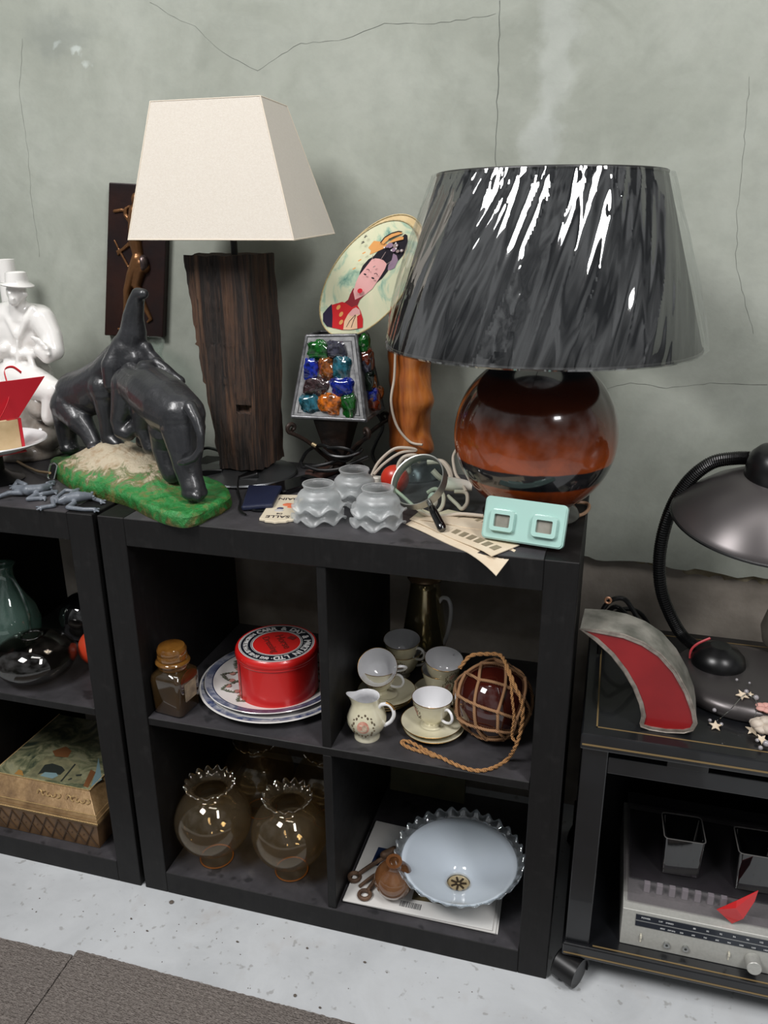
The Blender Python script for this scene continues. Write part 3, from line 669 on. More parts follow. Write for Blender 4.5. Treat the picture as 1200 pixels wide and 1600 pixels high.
t = thing('gift_box', 'open red gift box with tan sides standing in the white dish', 'box', (PX, PY, ZR - .018))
red_card = pm('red_card', sr(190, 22, 40), 0.5, bump=0.1, bs=500); tan_card = pm('tan_card', sr(186, 160, 118), 0.6, c2=sr(200, 176, 136), ns=30)
zb0 = ZR - .0165
k1 = at(37, 704, z=zb0); e1 = (k1 - at(0, 711, z=zb0)).normalized(); e2 = V(-e1.y, e1.x, 0); k0 = k1 - e1 * .095; HB = (at(31, 655, y=k1.y).z - zb0)
Bx = frame(k0, e1, e2)
m = MB(); m.box(0, .095, 0, .06, 0, .003, Bx); m.box(0, .093, 0, .002, 0, HB, Bx); m.box(0, .095, .058, .06, 0, HB, Bx); m.box(0, .002, 0, .06, 0, HB, Bx)
obj('box_body', m, tan_card, t, smooth=0)
m = MB(); m.box(.0935, .0985, -.002, .062, -.001, HB + .002, Bx); m.box(-.004, .0985, -.006, -.0005, -.0015, .0006, Bx); obj('red_edge', m, red_card, t, smooth=0)
m = MB(); m.box(.003, .092, .003, .057, .003, HB - .010, Bx); obj('lining', m, pm('cream_paper', sr(214, 196, 160), 0.8), t, smooth=0)
b_ = Bx @ V(.096, 0, HB + .003); a = Bx @ V(-.01, 0, HB + .003); c_ = at(70, 588, y=b_.y + .045); d_ = c_ + (a - b_) * 1.0
nrm = (b_ - a).cross(d_ - a).normalized() * .0022
m = MB(); m.hexa([a, b_, c_, d_], [a - nrm, b_ - nrm, c_ - nrm, d_ - nrm]); lid = obj('lid', m, red_card, t, smooth=0)
rib = pm('red_ribbon', sr(206, 28, 40), 0.35)
m = MB(); q = smoothpath([at(34, 584, y=b_.y + .038), at(20, 575, y=b_.y + .03), at(8, 580, y=b_.y + .02), at(12, 600, y=b_.y + .004), at(15, 622, y=b_.y - .010), at(4, 650, y=b_.y - .03), at(-8, 664, y=b_.y - .04)], 8)
m.sheet([[p + Vector((0, -.002, 0)) for p in q], [p + Vector((.003, -.003, .0045)) for p in q]]); obj('ribbon', m, rib, t, solid=.0006)

# ---- two rubber frogs
rubber = pm('grey_rubber', sr(92, 98, 106), 0.36, c2=sr(112, 118, 126), ns=60, bump=0.3, bs=160)
def frog(label, body, limbs, eyes):
    q = at(*body[0][:2], z=TZ); g = lambda u, v, r, h=0: (Vector((at(u, v, z=TZ + r * .00098 + h).x, at(u, v, z=TZ + r * .00098 + h).y, TZ + r * .00098 + h)), r * .00098)
    m = MB(); m.chain([g(*b) for b in body], 14)
    for l in limbs:
        m.chain([g(*b[:4]) for b in l], 10); u, v, r = l[-1][:3]
        for du, dv in ((-7, -1), (-6, 3), (0, 4)): m.chain([g(u, v, 2.4), g(u + du * l[-1][4] if len(l[-1]) > 4 else u + du, v + dv, 2.2)], 6)
    for e in eyes: p, r = g(*e); m.ball(p, r, 10, 8)
    return tag(obj('frog', m, rubber, remesh=0.0014, relax=3, origin=(q.x, q.y, TZ)), label, 'toy frog')
frog('grey rubber frog lying spread out nearest the edge, beside the statue base',
     [(140, 775, 6.5, .003), (122, 776, 10, .002), (104, 779, 9, .002), (94, 783, 6, .002)],
     [[(112, 772, 5, .002), (120, 766, 4, .004), (136, 762, 3.6)], [(120, 768, 4, .003), (102, 766, 3.6, .005), (90, 776, 3.6)], [(132, 771, 4, .004), (146, 779, 4), (158, 783, 4, 0, -1)], [(100, 785, 5), (82, 779, 4.5, .004), (84, 790, 4), (64, 793, 4)], [(116, 786, 5), (106, 793, 4.5), (130, 796, 4), (148, 796, 4, 0, -1)]],
     [(144, 770, 3.2, .009), (146, 776, 3.2, .008)])
frog('grey rubber frog nearer the left edge, before the white dish',
     [(24, 763, 7, .004), (44, 766, 10, .003), (62, 764, 9, .003), (76, 760, 7, .003)],
     [[(40, 758, 5, .006), (28, 752, 4.5, .006), (22, 760, 4)], [(34, 770, 5, .003), (14, 770, 4.5, .003), (-6, 778, 4)], [(58, 772, 5, .002), (44, 780, 4.5), (70, 778, 4)], [(66, 772, 4.5, .002), (88, 768, 4)], [(74, 756, 4.5, .003), (84, 753, 4)]],
     [(82, 756, 3, .009), (80, 762, 3, .009)])
# ---- usb lead with metal-rimmed connector
t = thing('cable', 'tan cable ending in a metal rimmed socket beside the green statue base', 'cable', tuple(at(80, 742, z=TZ)))
m = MB(); m.tube(rest(smoothpath([at(u, v, z=TZ + .004 + dz) for u, v, dz in ((-5, 716, 0), (20, 718, 0), (40, 728, .001), (58, 736, .004), (70, 738, .008), (78, 739, .012))], 7), .0026), .0026, 8); obj('cable', m, pm('tan_cable', sr(168, 140, 104), 0.5), t)
p = at(82, 737, z=TZ + .0165)
Mx = frame(p, (1, .25, -.25), (-.25, .3, 1))
ring = [(0.0065 * math.cos(a) , 0.0065 * math.sin(a) + (0.0095 if math.sin(a) > 0 else -0.0095)) for a in [PI * 2 * i / 28 for i in range(28)]]
m = MB(); m.tube([Mx @ Vector((x, y, 0)) for x, y in ring], .0021, 8, closed=True); obj('metal_rim', m, chrome, t)
m = MB(); m.prism([(x * .85, y * .9) for x, y in ring], -.004, .0004, Mx); m.box(-.002, .002, -.007, .007, .0004, .002, Mx); obj('socket', m, black_plastic, t, smooth=0)

# ---- copper relief panel on the wall
copper = pm('dark_copper', sr(30, 24, 26), 0.42, metal=0.5, c2=sr(54, 30, 24), ns=9, bump=0.25, bs=60)
gold = pm('bright_copper', sr(112, 78, 50), 0.34, metal=0.7, c2=sr(132, 92, 58), ns=30)
YP = WY - 0.018
pc = [at(170, 285, y=YP), at(262, 290, y=YP), at(254, 527, y=YP), at(163, 524, y=YP)]
t = thing('copper_relief', 'dark copper relief panel of a dancing figure hung on the wall', 'wall art', tuple((pc[0] + pc[2]) / 2))
m = MB(); m.hexa([p + Vector((0, .016, 0)) for p in pc], pc); obj('backing_panel', m, copper, t, smooth=0, bevel=.002)
def G(u, v, r, d=.0): return (at(u, v, y=YP - .001 - d), r * .00128)
m = MB()
m.chain([G(212, 330, 11), G(212, 352, 12, .002), G(211, 375, 11), G(216, 398, 9)], 14)           # trunk
m.ball(G(213, 312, 1)[0], (.011, .008, .014), 16, 10)                                              # head
m.chain([G(221, 412, 11, .002), G(226, 418, 10)], 14)
m.chain([G(216, 405, 11, .002), G(206, 430, 9, .002), G(199, 455, 7), G(198, 478, 5.5), G(195, 502, 4), G(192, 515, 3)], 12); m.chain([G(192, 515, 2.6), G(185, 514, 2.4)], 8)
m.chain([G(220, 420, 10, .001), G(214, 446, 7.5), G(222, 470, 5.5), G(229, 485, 4.5), G(236, 499, 3.4)], 12); m.chain([G(236, 499, 3.2), G(231, 503, 2.6)], 8)
m.chain([G(206, 348, 5), G(196, 336, 3.6), G(197, 326, 3)], 10); m.chain([G(179, 330, 3), G(191, 328, 3)], 10); m.chain([G(197, 326, 2.5), G(202, 322, 2.2)], 8)
m.chain([G(206, 378, 4), G(192, 390, 3), G(184, 394, 2.6)], 10)
m.chain([G(179, 376, 1.8), G(187, 392, 1.8)], 8); m.chain([G(187, 392, 2.4), G(203, 421, 2.2)], 8); m.chain([G(183, 392, 2), G(185, 398, 2.2)], 8)
m.chain([G(224, 420, 4, .003), G(212, 436, 4, .003), G(202, 450, 2.6, .003)], 10)
obj('relief_figure', m, gold, t, remesh=.0018, relax=3)
m = MB(); p, r = G(224, 412, 11, .004); m.ball(p, (r * .8, .011, r * 1.25), 16, 12); obj('hip_wrap', m, pm('dark_bronze', sr(88, 76, 74), 0.3, metal=0.8), t)

# ---- clear glass jar half hidden by the statue
m = MB(); p = at(214, 530, y=.375); h = p.z - TZ
pr = [(0, .003), (.048, .003), (.050, .008), (.050, h * .82), (.047, h * .87), (.050, h * .90), (.054, h * .93), (.054, h * .985), (.052, h)]
m.lathe(pr, 48, (p.x, .375, TZ)); pale = thin('pale_glass', (.93, .96, .95, 1), gloss=.05, edge=.5)
tag(obj('glass_jar', m, pale, solid=-.002, origin=(p.x, .375, TZ)), 'clear glass jar behind the elephants, under the copper panel', 'jar')
# ---- wrought iron lamp with a shade of coloured glass lumps
iron = pm('wrought_iron', sr(30, 25, 23), 0.5, metal=0.4, c2=sr(58, 42, 34), ns=40, bump=0.3, bs=120)
lead = pm('lead_came', sr(128, 128, 130), 0.38, metal=0.6, c2=sr(90, 90, 92), ns=50, bump=0.4, bs=140)
t = thing('table_lamp', 'small iron lamp whose tapered shade is set with coloured glass lumps', 'lamp', (0.318, 0.33, TZ))
LB = [V(.251, .265, .915), V(.392, .265, .916), V(.388, .395, .911), V(.247, .395, .911)]
LT = [V(.274, .295, 1.058), V(.367, .295, 1.062), V(.364, .362, 1.060), V(.273, .362, 1.058)]
sh = MB()
for i in range(4):
    j = (i + 1) % 4
    sh.tube([LB[i], LT[i]], .0036, 8); sh.tube([LB[i], LB[j]], .004, 8); sh.tube([LT[i], LT[j]], .0032, 8)
    a, b, c, d = LB[i], LB[j], LT[j], LT[i]; q = lambda x, y: (a.lerp(b, x)).lerp(d.lerp(c, x), y)
    sh.tube([q(.07, .05), q(.93, .05), q(.90, .93), q(.10, .93)], .0022, 6, closed=True)
sh = obj('lamp_shade', sh, lead, t, smooth=60)
m = MB()
for i in range(4):
    j = (i + 1) % 4; m.add([LB[i], LB[j], LT[j], LT[i]], [(0, 1, 2, 3)])
obj('grout_panel', m, pm('grey_grout', sr(150, 150, 150), 0.6, c2=sr(110, 110, 112), ns=60, bump=0.5, bs=150), sh, smooth=0, solid=-.0015)
gl = {}
for k, c in dict(green=(24, 96, 34), smoke=(70, 70, 84), blue=(24, 44, 150), amber=(150, 84, 34), teal=(40, 100, 116), violet=(66, 48, 50), orange=(206, 110, 32), dark=(24, 34, 26), rust=(110, 44, 22)).items():
    N = Nodes(k + '_glass_lump'); N.put(N.p, 'Base Color', N.ramp(N.noise(110, 2), [(0.35, sr(*[int(v * .55) for v in c])), (0.7, sr(*[min(255, int(v * 1.25)) for v in c]))]))
    N.p.inputs['Roughness'].default_value = 0.06; N.p.inputs['Transmission Weight'].default_value = 0.35; N.p.inputs['Coat Weight'].default_value = 1.0; N.p.inputs['Coat Roughness'].default_value = 0.02
    gl[k] = N.m
def lump(c, rx, ry, rz, mt, seed, Mx=None):
    m = MB(); r = random.Random(seed); m.ball((0, 0, 0), 1, 20, 14)
    vs = []
    for p in m.v:
        k = 1 + .30 * noise.noise(p * 1.3 + Vector((seed * 3.1, 0, 0))) + .16 * noise.noise(p * 2.8 + Vector((0, seed * 2.2, 0))) + .06 * noise.noise(p * 6 + Vector((seed, 0, 0)))
        e = Vector((math.copysign(abs(p.x) ** .75, p.x), p.y, math.copysign(abs(p.z) ** .75, p.z))) * k
        q = Vector((e.x * rx, e.y * ry, e.z * rz)); vs.append(Vector(c) + ((Mx @ q) if Mx else q))
    m.v = vs; obj('glass_lump', m, gl[mt], sh, smooth=35)
for i, (cx_, cy_, w_, h_, mt) in enumerate(((385, 315, 29, 24, 'green'), (575, 312, 27, 22, 'smoke'), (312, 515, 21, 29, 'blue'), (475, 500, 24, 25, 'amber'), (622, 500, 24, 32, 'teal'), (372, 692, 35, 23, 'violet'), (630, 690, 31, 22, 'blue'), (290, 872, 28, 26, 'teal'), (507, 880, 32, 28, 'orange'), (700, 885, 21, 28, 'green'))):
    u, v = 440 + cx_ / 6.667, 500 + cy_ / 6.667; k = (v - 525) / 128
    p = at(u, v, y=.292 - .027 * k); lump(p, w_ * .00070, .011, h_ * .00074, mt, i + 1)
for i, (cx_, cy_, w_, h_, mt) in enumerate(((795, 265, 20, 26, 'green'), (800, 455, 20, 34, 'rust'), (868, 480, 12, 30, 'smoke'), (895, 650, 26, 32, 'dark'), (925, 800, 20, 26, 'blue'), (1000, 765, 16, 22, 'amber'), (900, 890, 24, 30, 'rust'))):
    u, v = 440 + cx_ / 6.667, 500 + cy_ / 6.667; k = max(0, min(1, (v - 525) / 128))
    p = at(u, v, x=.377 + .024 * k); lump((p.x, max(.305, min(.37, p.y)), p.z), .011, .015, h_ * .0006, mt, i + 21)
m = MB(); m.hexa([V(.301, .315, .812), V(.329, .315, .812), V(.329, .343, .812), V(.301, .343, .812)], [V(.280, .292, .905), V(.352, .292, .905), V(.352, .365, .905), V(.280, .365, .905)]); obj('stem', m, iron, t, smooth=0, bevel=.003)
m = MB(); m.tube([(.316, .329, .80), (.316, .329, .83)], .012, 12); obj('hub', m, iron, t)
def leg(c, f):
    """an iron strap: scroll under a shade corner, in to the hub, out to a curled foot"""
    h = V(.316, .329, .806); o = Vector((c.x - h.x, c.y - h.y, 0)).normalized(); up = V(0, 0, 1); P = []
    top = Vector((c.x, c.y, .896))
    for i in range(15):
        a = -PI * .5 + PI * 2.1 * (14 - i) / 14; r = .0105 * (1 - .052 * (14 - i)); P.append(top + o * (.002 + r * math.cos(a)) + up * (-.002 + r * math.sin(a)))
    P += [top.lerp(h, .3) + up * -.004, top.lerp(h, .6) + up * -.003, h + o * .012 + up * .008, h + o * .022 + up * -.004]
    ft = h + o * .045; ft.z = TZ + .0085
    for i in range(12):
        a = PI * .75 - PI * 1.7 * i / 11; r = .0075 * (1 - .05 * i); P.append(ft + o * (r * math.cos(a)) + up * (r * math.sin(a) - .0014 + .0003 * i))
    m = MB(); m.tube(smoothpath(P, 3), .0040, 8); obj('leg', m, iron, t)
for c in LB: leg(c, 0)
m = MB()
for pts in (((470, 722, .30), (480, 705, .30), (500, 696, .29), (516, 700, .285), (530, 712, .285), (520, 722, .285), (495, 728, .285), (474, 730, .29), (470, 722, .30)),
            ((478, 728, .28), (500, 735, .27), (530, 733, .27), (555, 722, .28), (575, 714, .29)), ((512, 700, .28), (536, 700, .275), (552, 708, .28), (540, 720, .275), (520, 714, .27)), ((505, 704, .28), (518, 712, .268), (540, 714, .268), (560, 708, .28), (566, 702, .29))):
    m.tube(rest(smoothpath([at(u, v, y=yy) for u, v, yy in pts], 6), .0036), .0036, 8)
obj('power_cable', m, black_plastic, t)
m = MB(); m.tube(rest(smoothpath([at(u, v, y=yy) for u, v, yy in ((578, 640, .40), (592, 650, .405), (598, 668, .405), (588, 690, .40), (582, 710, .40), (590, 726, .395), (600, 735, .38))], 7), .003), .0036, 8); obj('power_cable', m, black_plastic, t)
m = MB(); a = at(494, 697, y=.285); m.tube([a, a + V(-.008, 0, .004)], .004, 10); obj('brass_tip', m, pm('dull_brass', sr(186, 166, 130), 0.35, metal=0.8), t)
# ---- two painted fans
FA = math.atan2(.805, .593); FY = .300
def fanpt(u, v, d=0.0): p = at(u, v, y=FY); p.y -= d; return p
def fan_ellipse(du, dv, y, k=1.0, n=72):
    out = []
    for i in range(n):
        a = 2 * PI * i / n; s, c = 105 * k * math.cos(a), 57 * k * math.sin(a)
        p = at(577 + du + s * .593 + c * .805, 435 + dv - s * .805 + c * .593, y=FY); out.append(V(p.x, y, p.z))
    return out
N = Nodes('painted_silk')
c = N.ramp(N.noise(20, 5, 0.6, dist=1.5, vec=N.scaled((1, 1, .7))), [(0.28, sr(84, 136, 124)), (0.37, sr(168, 194, 168)), (0.45, sr(214, 216, 182)), (0.8, sr(226, 220, 188))])
N.put(N.p, 'Base Color', c); N.p.inputs['Roughness'].default_value = 0.6; silk = N.m
cane = pm('tan_cane', sr(166, 148, 106), 0.6, c2=sr(190, 172, 128), ns=200)
fan_cols = [pm('fan_' + k, sr(*c), 0.6, spec=.2) for k, c in (('black', (36, 32, 40)), ('pink', (228, 172, 168)), ('wine', (140, 46, 54)), ('red', (202, 42, 46)), ('navy', (44, 38, 60)), ('skin', (236, 196, 160)), ('orange', (226, 162, 96)), ('mauve', (150, 126, 146)), ('grey', (150, 132, 128)), ('lip', (206, 44, 56)), ('white', (228, 220, 222)))]
def fan(label, du, dv, y, mt, picture):
    base = V(.318, y, 1.066)
    t = thing('hand_fan', label, 'fan', tuple(base), 'round fans stuck in the glass lump lamp')
    e = fan_ellipse(du, dv, y); c = sum(e, Vector()) / len(e); m = MB()
    m.add([p + V(0, .001, 0) for p in e] + e, [tuple(range(len(e))), tuple(range(2 * len(e) - 1, len(e) - 1, -1))] + [(i, (i + 1) % len(e), len(e) + (i + 1) % len(e), len(e) + i) for i in range(len(e))]); obj('fan_leaf', m, mt, t, smooth=0)
    m = MB(); m.tube([p + V(0, .0005, 0) for p in e], .0015, 6, closed=True)
    for i in range(0, len(e)): m.ball(e[i] + V(0, -.0012, 0), .0008, 5, 4)
    obj('rim', m, cane, t)
    s = at(533 + du, 518 + dv, y=y) if False else e[36].copy(); dirv = (e[36] - e[0]).normalized()
    m = MB(); m.tube([e[36] + dirv * -.004 + V(0, .003, 0), V(.318, y + .003, 1.05), V(.317, y + .003, .99)], .0024, 8); obj('handle', m, cane, t)
    if picture:
        m = MB(); B0 = lambda cx, cy: (480 + cx / 6, 330 + cy / 6); A0 = lambda cx, cy: (530 + cx / 9.23, 360 + cy / 9.23)
        lay = [0.0]
        def shape(col, pts, fn=A0):
            lay[0] += .00011; m.cur = col; q = [fanpt(*fn(*p), d=FY - y + .0003 + lay[0] + 0) for p in pts]; q = [V(p.x, y - .0003 - lay[0], p.z) for p in q]
            m.add(q, [tuple(range(len(q)))])
        def disc(col, cx, cy, rx, ry, fn=A0, rot=-.5): shape(col, [(cx + rx * math.cos(a) * math.cos(rot) - ry * math.sin(a) * math.sin(rot), cy + rx * math.cos(a) * math.sin(rot) + ry * math.sin(a) * math.cos(rot)) for a in [2 * PI * i / 14 for i in range(14)]], fn)
        def stroke(col, pts, w, fn=A0):
            for (x0, y0), (x1, y1) in zip(pts, pts[1:]):
                L = math.hypot(x1 - x0, y1 - y0) or 1; nx, ny = -(y1 - y0) / L * w / 2, (x1 - x0) / L * w / 2
                shape(col, [(x0 + nx, y0 + ny), (x1 + nx, y1 + ny), (x1 - nx, y1 - ny), (x0 - nx, y0 - ny)], fn)
        shape(6, [(420, 250), (500, 150), (590, 160), (700, 200), (640, 270), (540, 310), (440, 350), (460, 290)])
        shape(0, [(285, 670), (300, 600), (340, 510), (420, 420), (500, 370), (560, 300), (650, 258), (700, 200), (820, 160), (900, 100), (950, 50), (985, 70), (990, 160), (975, 270), (920, 360), (850, 440), (800, 440), (740, 490), (700, 590), (620, 690), (510, 780), (500, 600), (380, 560)])
        shape(7, [(780, 330), (830, 360), (850, 430), (800, 540), (740, 570), (700, 570), (710, 500), (760, 420)])
        shape(2, [(205, 830), (290, 900), (375, 925), (300, 1000), (262, 1090), (240, 1110), (180, 1160), (120, 1160), (60, 1055), (130, 1000), (160, 920)])
        shape(1, [(285, 655), (330, 600), (400, 510), (470, 420), (520, 402), (580, 408), (640, 430), (690, 485), (660, 560), (600, 660), (540, 750), (480, 840), (370, 930), (230, 1000), (205, 880), (245, 745)])
        shape(3, [(225, 880), (330, 850), (360, 860), (420, 900), (470, 880), (500, 930), (524, 1010), (522, 1090), (440, 1108), (330, 1112), (230, 1090)], B0)
        shape(4, [(150, 960), (190, 910), (232, 868), (240, 980), (236, 1090), (185, 1078), (150, 1030)], B0)
        for p in ((295, 900), (320, 965), (320, 1040)): disc(6, *p, 26, 16, B0, -1.0)
        shape(5, [(340, 1108), (350, 1030), (385, 965), (430, 915), (460, 900), (495, 925), (500, 965), (470, 985), (472, 1100), (400, 1110)], B0)
        shape(1, [(385, 965), (430, 915), (460, 900), (495, 925), (500, 970), (460, 965), (420, 985)], B0)
        stroke(0, [(370, 1085), (400, 1030), (455, 970)], 5, B0); stroke(0, [(415, 1090), (435, 1030), (458, 975)], 4, B0)
        shape(6, [(600, 170), (690, 80), (780, 30), (880, 8), (920, 40), (800, 90), (720, 130), (640, 200)])
        shape(6, [(700, 190), (780, 130), (880, 88), (935, 95), (930, 130), (840, 150), (760, 175)])
        stroke(0, [(600, 180), (660, 100), (760, 40), (860, 12), (915, 20)], 14); stroke(0, [(720, 130), (800, 90), (880, 66), (915, 55)], 12)
        for (x, y_, r, col) in ((740, 215, 46, 7), (820, 220, 40, 8), (790, 280, 36, 7), (850, 300, 26, 8), (908, 290, 26, 8), (700, 230, 24, 7)): disc(col, x, y_, r, r * .8)
        for (x, y_) in ((660, 245), (825, 183), (762, 285), (828, 262), (905, 285), (840, 215)): disc(10, x, y_, 12, 12)
        stroke(8, [(680, 310), (610, 420)], 8); stroke(8, [(500, 345), (485, 420)], 7); stroke(8, [(760, 440), (690, 490)], 7)
        stroke(0, [(405, 565), (430, 558), (450, 580)], 10); stroke(0, [(515, 625), (545, 615), (565, 640)], 10)
        disc(0, 385, 632, 22, 12, rot=.35); disc(0, 498, 686, 24, 12, rot=.35)
        disc(9, 312, 868, 38, 34); disc(8, 518, 520, 22, 8)
        for (x, y_, w) in ((395, 75, 0), (385, 95, 0), (405, 90, 0)): stroke(0, [(x - 14, y_ + 6), (x + 16, y_ - 8)], 8)
        for (x, y_) in ((350, 165), (365, 175), (345, 185)): stroke(0, [(x - 14, y_ + 6), (x + 18, y_ - 8)], 9)
        stroke(0, [(400, 70), (385, 110)], 7); stroke(0, [(372, 150), (350, 190)], 7)
        for (x, y_) in ((375, 325), (315, 430), (235, 550)): stroke(6, [(x - 25, y_ + 10), (x + 20, y_ - 14)], 16)
        obj('picture', m, fan_cols, t, smooth=0)
fan('painted round fan showing a black-haired lady in a red dress', 0, 0, .300, silk, True)
fan('round fan with a plain tan edge, peeping out behind the painted lady fan', 6, -9, .312, pm('tan_silk', sr(214, 188, 140), 0.6, c2=sr(226, 204, 160), ns=40), False)

# ---- frosted glass shades in three stacks
N = Nodes('frosted_glass'); N.n.remove(N.p)
tr = N.new('BsdfTransparent', Color=(.92, .94, .94, 1)); df = N.new('BsdfDiffuse', Color=(.72, .73, .73, 1)); tl = N.new('BsdfTranslucent', Color=(.74, .75, .76, 1)); gs = N.new('BsdfGlossy', Color=(1, 1, 1, 1), Roughness=.42)
def mixs(f, a, b):
    x = N.new('MixShader'); N.put(x, 'Fac', f); N.t.links.new(a.outputs[0], x.inputs[1]); N.t.links.new(b.outputs[0], x.inputs[2]); return x
lw = N.new('LayerWeight', Blend=.4); x = mixs(.5, df, tl); x = mixs(N.math('MULTIPLY_ADD', lw.outputs['Facing'], .50, .21), tr, x); x = mixs(.05, x, gs)
N.t.links.new(x.outputs[0], N.out.inputs[0]); frosted = N.m
def ruffle(a, r, z, j):
    k = max(0, (r - .030) / .013) if z < .02 else 0
    return r * (1 + .06 * k * math.cos(7 * a)), z + .0052 * k * math.cos(7 * a + 1.0) * (1 if z < .014 else .3)
m = MB(); m.lathe([(.0258, .0430), (.0265, .0412), (.0252, .0392), (.0238, .0350), (.0250, .0320), (.0305, .0285), (.0345, .0235), (.0355, .0185), (.0348, .0145), (.0362, .0105), (.0400, .0065), (.0440, .0055)], 96, fn=ruffle)
fs0 = obj('frosted_lampshade', m, frosted, smooth=180, solid=-.0016)
stack = ((.367, .080, 'left'), (.467, .082, 'right'), (.399, .172, 'back'))
first = True
for X_, Y_, nm in stack:
    for lv in (0, 1):
        where = {'left': 'left-hand front stack, beside the cream plaque', 'right': 'right-hand front stack, beside the magnifying glass', 'back': 'stack at the back, behind the other two'}[nm]
        lab = 'frosted glass lamp shade, %s of the %s' % (('bottom', 'top')[lv], where)
        o = fs0 if first else dup(fs0); first = False
        o.location = (X_, Y_, TZ + .0008 + .0185 * lv); o.rotation_euler = (0, 0, .3 + lv * .25 + X_ * 9)
        tag(o, lab, 'lamp shade', 'frosted glass lamp shades')
# ---- cream door plaque
ivory = pm('ivory_ceramic', sr(218, 206, 182), 0.25, coat=.4)
cn = [at(398, 818, z=TZ + .004), at(456, 822, z=TZ + .004), at(478, 772, z=TZ + .004), at(436, 768, z=TZ + .004)]
c0 = sum(cn, Vector()) / 4; yd = ((cn[0] + cn[1]) - (cn[2] + cn[3])).normalized(); Mx = frame(V(c0.x, c0.y, TZ + .0005), V(-yd.y, yd.x, 0) * (1 if -yd.y < 0 else -1), yd)
w, h = .058, .150
pl = [(-w / 2, -h * .42), (-w / 2, h * .38), (-w * .36, h * .40), (-w * .30, h * .435), (-w * .12, h * .445), (0, h * .47), (w * .12, h * .445), (w * .30, h * .435), (w * .36, h * .40), (w / 2, h * .38), (w / 2, -h * .42), (w * .3, -h * .46), (-w * .3, -h * .46)]
t = thing('door_plaque', 'cream ceramic door plaque reading SALLE DE BAIN, left of the frosted shades', 'plaque', (c0.x, c0.y, TZ))
m = MB(); m.prism(pl, 0, .0045, Mx); obj('plaque_body', m, ivory, t, smooth=0, bevel=.001)
ink = pm('dark_ink', sr(52, 44, 46), .5); m = MB()
for s, yy, sz in (('SALLE', h * .28, .0155), ('DE', h * .20, .008), ('BAIN', -h * .33, .0155)):
    vs, fs, ww = letters(s, sz, .0002); m.add([(x, y_ + yy, .0047 + z_) for x, y_, z_ in vs], fs, Mx)
obj('lettering', m, ink, t, smooth=0)
m = MB(); m.cur = 0
m.ball((0.004, .016, .0047), (.008, .007, .0012), 12, 6, Mx); m.cur = 1; m.ball((.004, .006, .0047), (.006, .005, .0012), 12, 6, Mx); m.cur = 2; m.ball((-.006, -.014, .0047), (.010, .008, .0012), 12, 6, Mx); m.ball((-.012, -.002, .0047), (.006, .005, .0012), 12, 6, Mx)
obj('painted_motif', m, [pm('motif_grey', sr(180, 176, 172), .5), pm('motif_blue', sr(60, 62, 92), .5), pm('motif_red', sr(206, 110, 76), .5)], t)
# ---- navy wallet, adaptor, leather case
cn = [at(377, 791, z=TZ + .010), at(426, 787, z=TZ + .013), at(441, 758, z=TZ + .016), at(388, 757, z=TZ + .016)]
t = thing('wallet', 'dark navy leather wallet lying on cables by the statue', 'wallet', (cn[0].x + .03, cn[0].y + .05, TZ))
m = MB(); m.hexa([p - V(0, 0, .009) for p in cn], cn); obj('cover', m, pm('navy_leather', sr(26, 32, 56), .42, bump=.25, bs=900), t, smooth=0, bevel=.003)
m = MB(); m.tube([at(378, 792, z=TZ + .0062) + V(0, -.0012, 0), at(426, 788, z=TZ + .009) + V(0, -.0012, 0)], .001, 6); obj('stitched_edge', m, pm('blue_edge', sr(58, 74, 120), .4), t)
q = at(404, 798, z=TZ); m = MB(); m.lathe([(.017, .001), (.021, .0005), (.022, .003), (.019, .0045), (.016, .003)], 28, (q.x, q.y + .012, TZ), closed=True); tag(obj('metal_ring', m, pm('dark_ring', sr(44, 46, 50), .25, metal=.9), origin=(q.x, q.y + .012, TZ)), 'dark metal ring half under the navy wallet', 'ring')
t = thing('power_adaptor', 'black power adaptor with its cable in front of the timber lamp base', 'adaptor', tuple(at(392, 752, z=TZ)))
p = at(390, 752, z=TZ); Mx = Matrix.Translation((p.x + .004, p.y - .012, TZ)) @ Matrix.Rotation(.5, 4, 'Z')
m = MB(); m.hexa([Mx @ V(*a) for a in ((-.021, -.016, 0), (.021, -.016, 0), (.021, .016, 0), (-.021, .016, 0))], [Mx @ V(*a) for a in ((-.019, -.013, .016), (.017, -.013, .024), (.017, .013, .024), (-.019, .013, .016))]); obj('adaptor_body', m, black_plastic, t, smooth=0, bevel=.003)
m = MB(); m.tube(rest(smoothpath([at(u, v, z=TZ + .004) + V(0, 0, dz) for u, v, dz in ((374, 752, .012), (372, 764, .003), (376, 780, 0), (374, 796, 0), (384, 804, 0))], 7), .0018), .0018, 8); obj('cable', m, black_plastic, t)
q = at(470, 762, z=TZ); m = MB(); m.prism(rrect(.052, .10, .008), TZ + .0003, TZ + .010, Matrix.Translation((q.x - .010, q.y - .0, 0)) @ Matrix.Rotation(-.5, 4, 'Z'))
tag(obj('mobile_phone', m, pm('black_gloss', sr(12, 12, 14), .12, coat=.5), smooth=0, bevel=.002, origin=(q.x - .01, q.y, TZ)), 'black phone lying between the navy wallet and the frosted shades', 'phone')
q = at(497, 742, z=TZ); m = MB(); m.prism(rrect(.042, .075, .006), TZ + .0003, TZ + .012, Matrix.Translation((q.x + .010, q.y + .01, 0)) @ Matrix.Rotation(-.35, 4, 'Z'))
tag(obj('leather_case', m, pm('brown_leather', sr(74, 50, 44), .5, c2=sr(92, 64, 56), ns=60, bump=.3, bs=300), smooth=0, bevel=.003, origin=(q.x + .01, q.y + .01, TZ)), 'small brown leather case behind the frosted shades', 'case')
p = at(333, 748, z=TZ); Mx = Matrix.Translation((p.x, p.y, TZ)) @ Matrix.Rotation(.3, 4, 'Z')
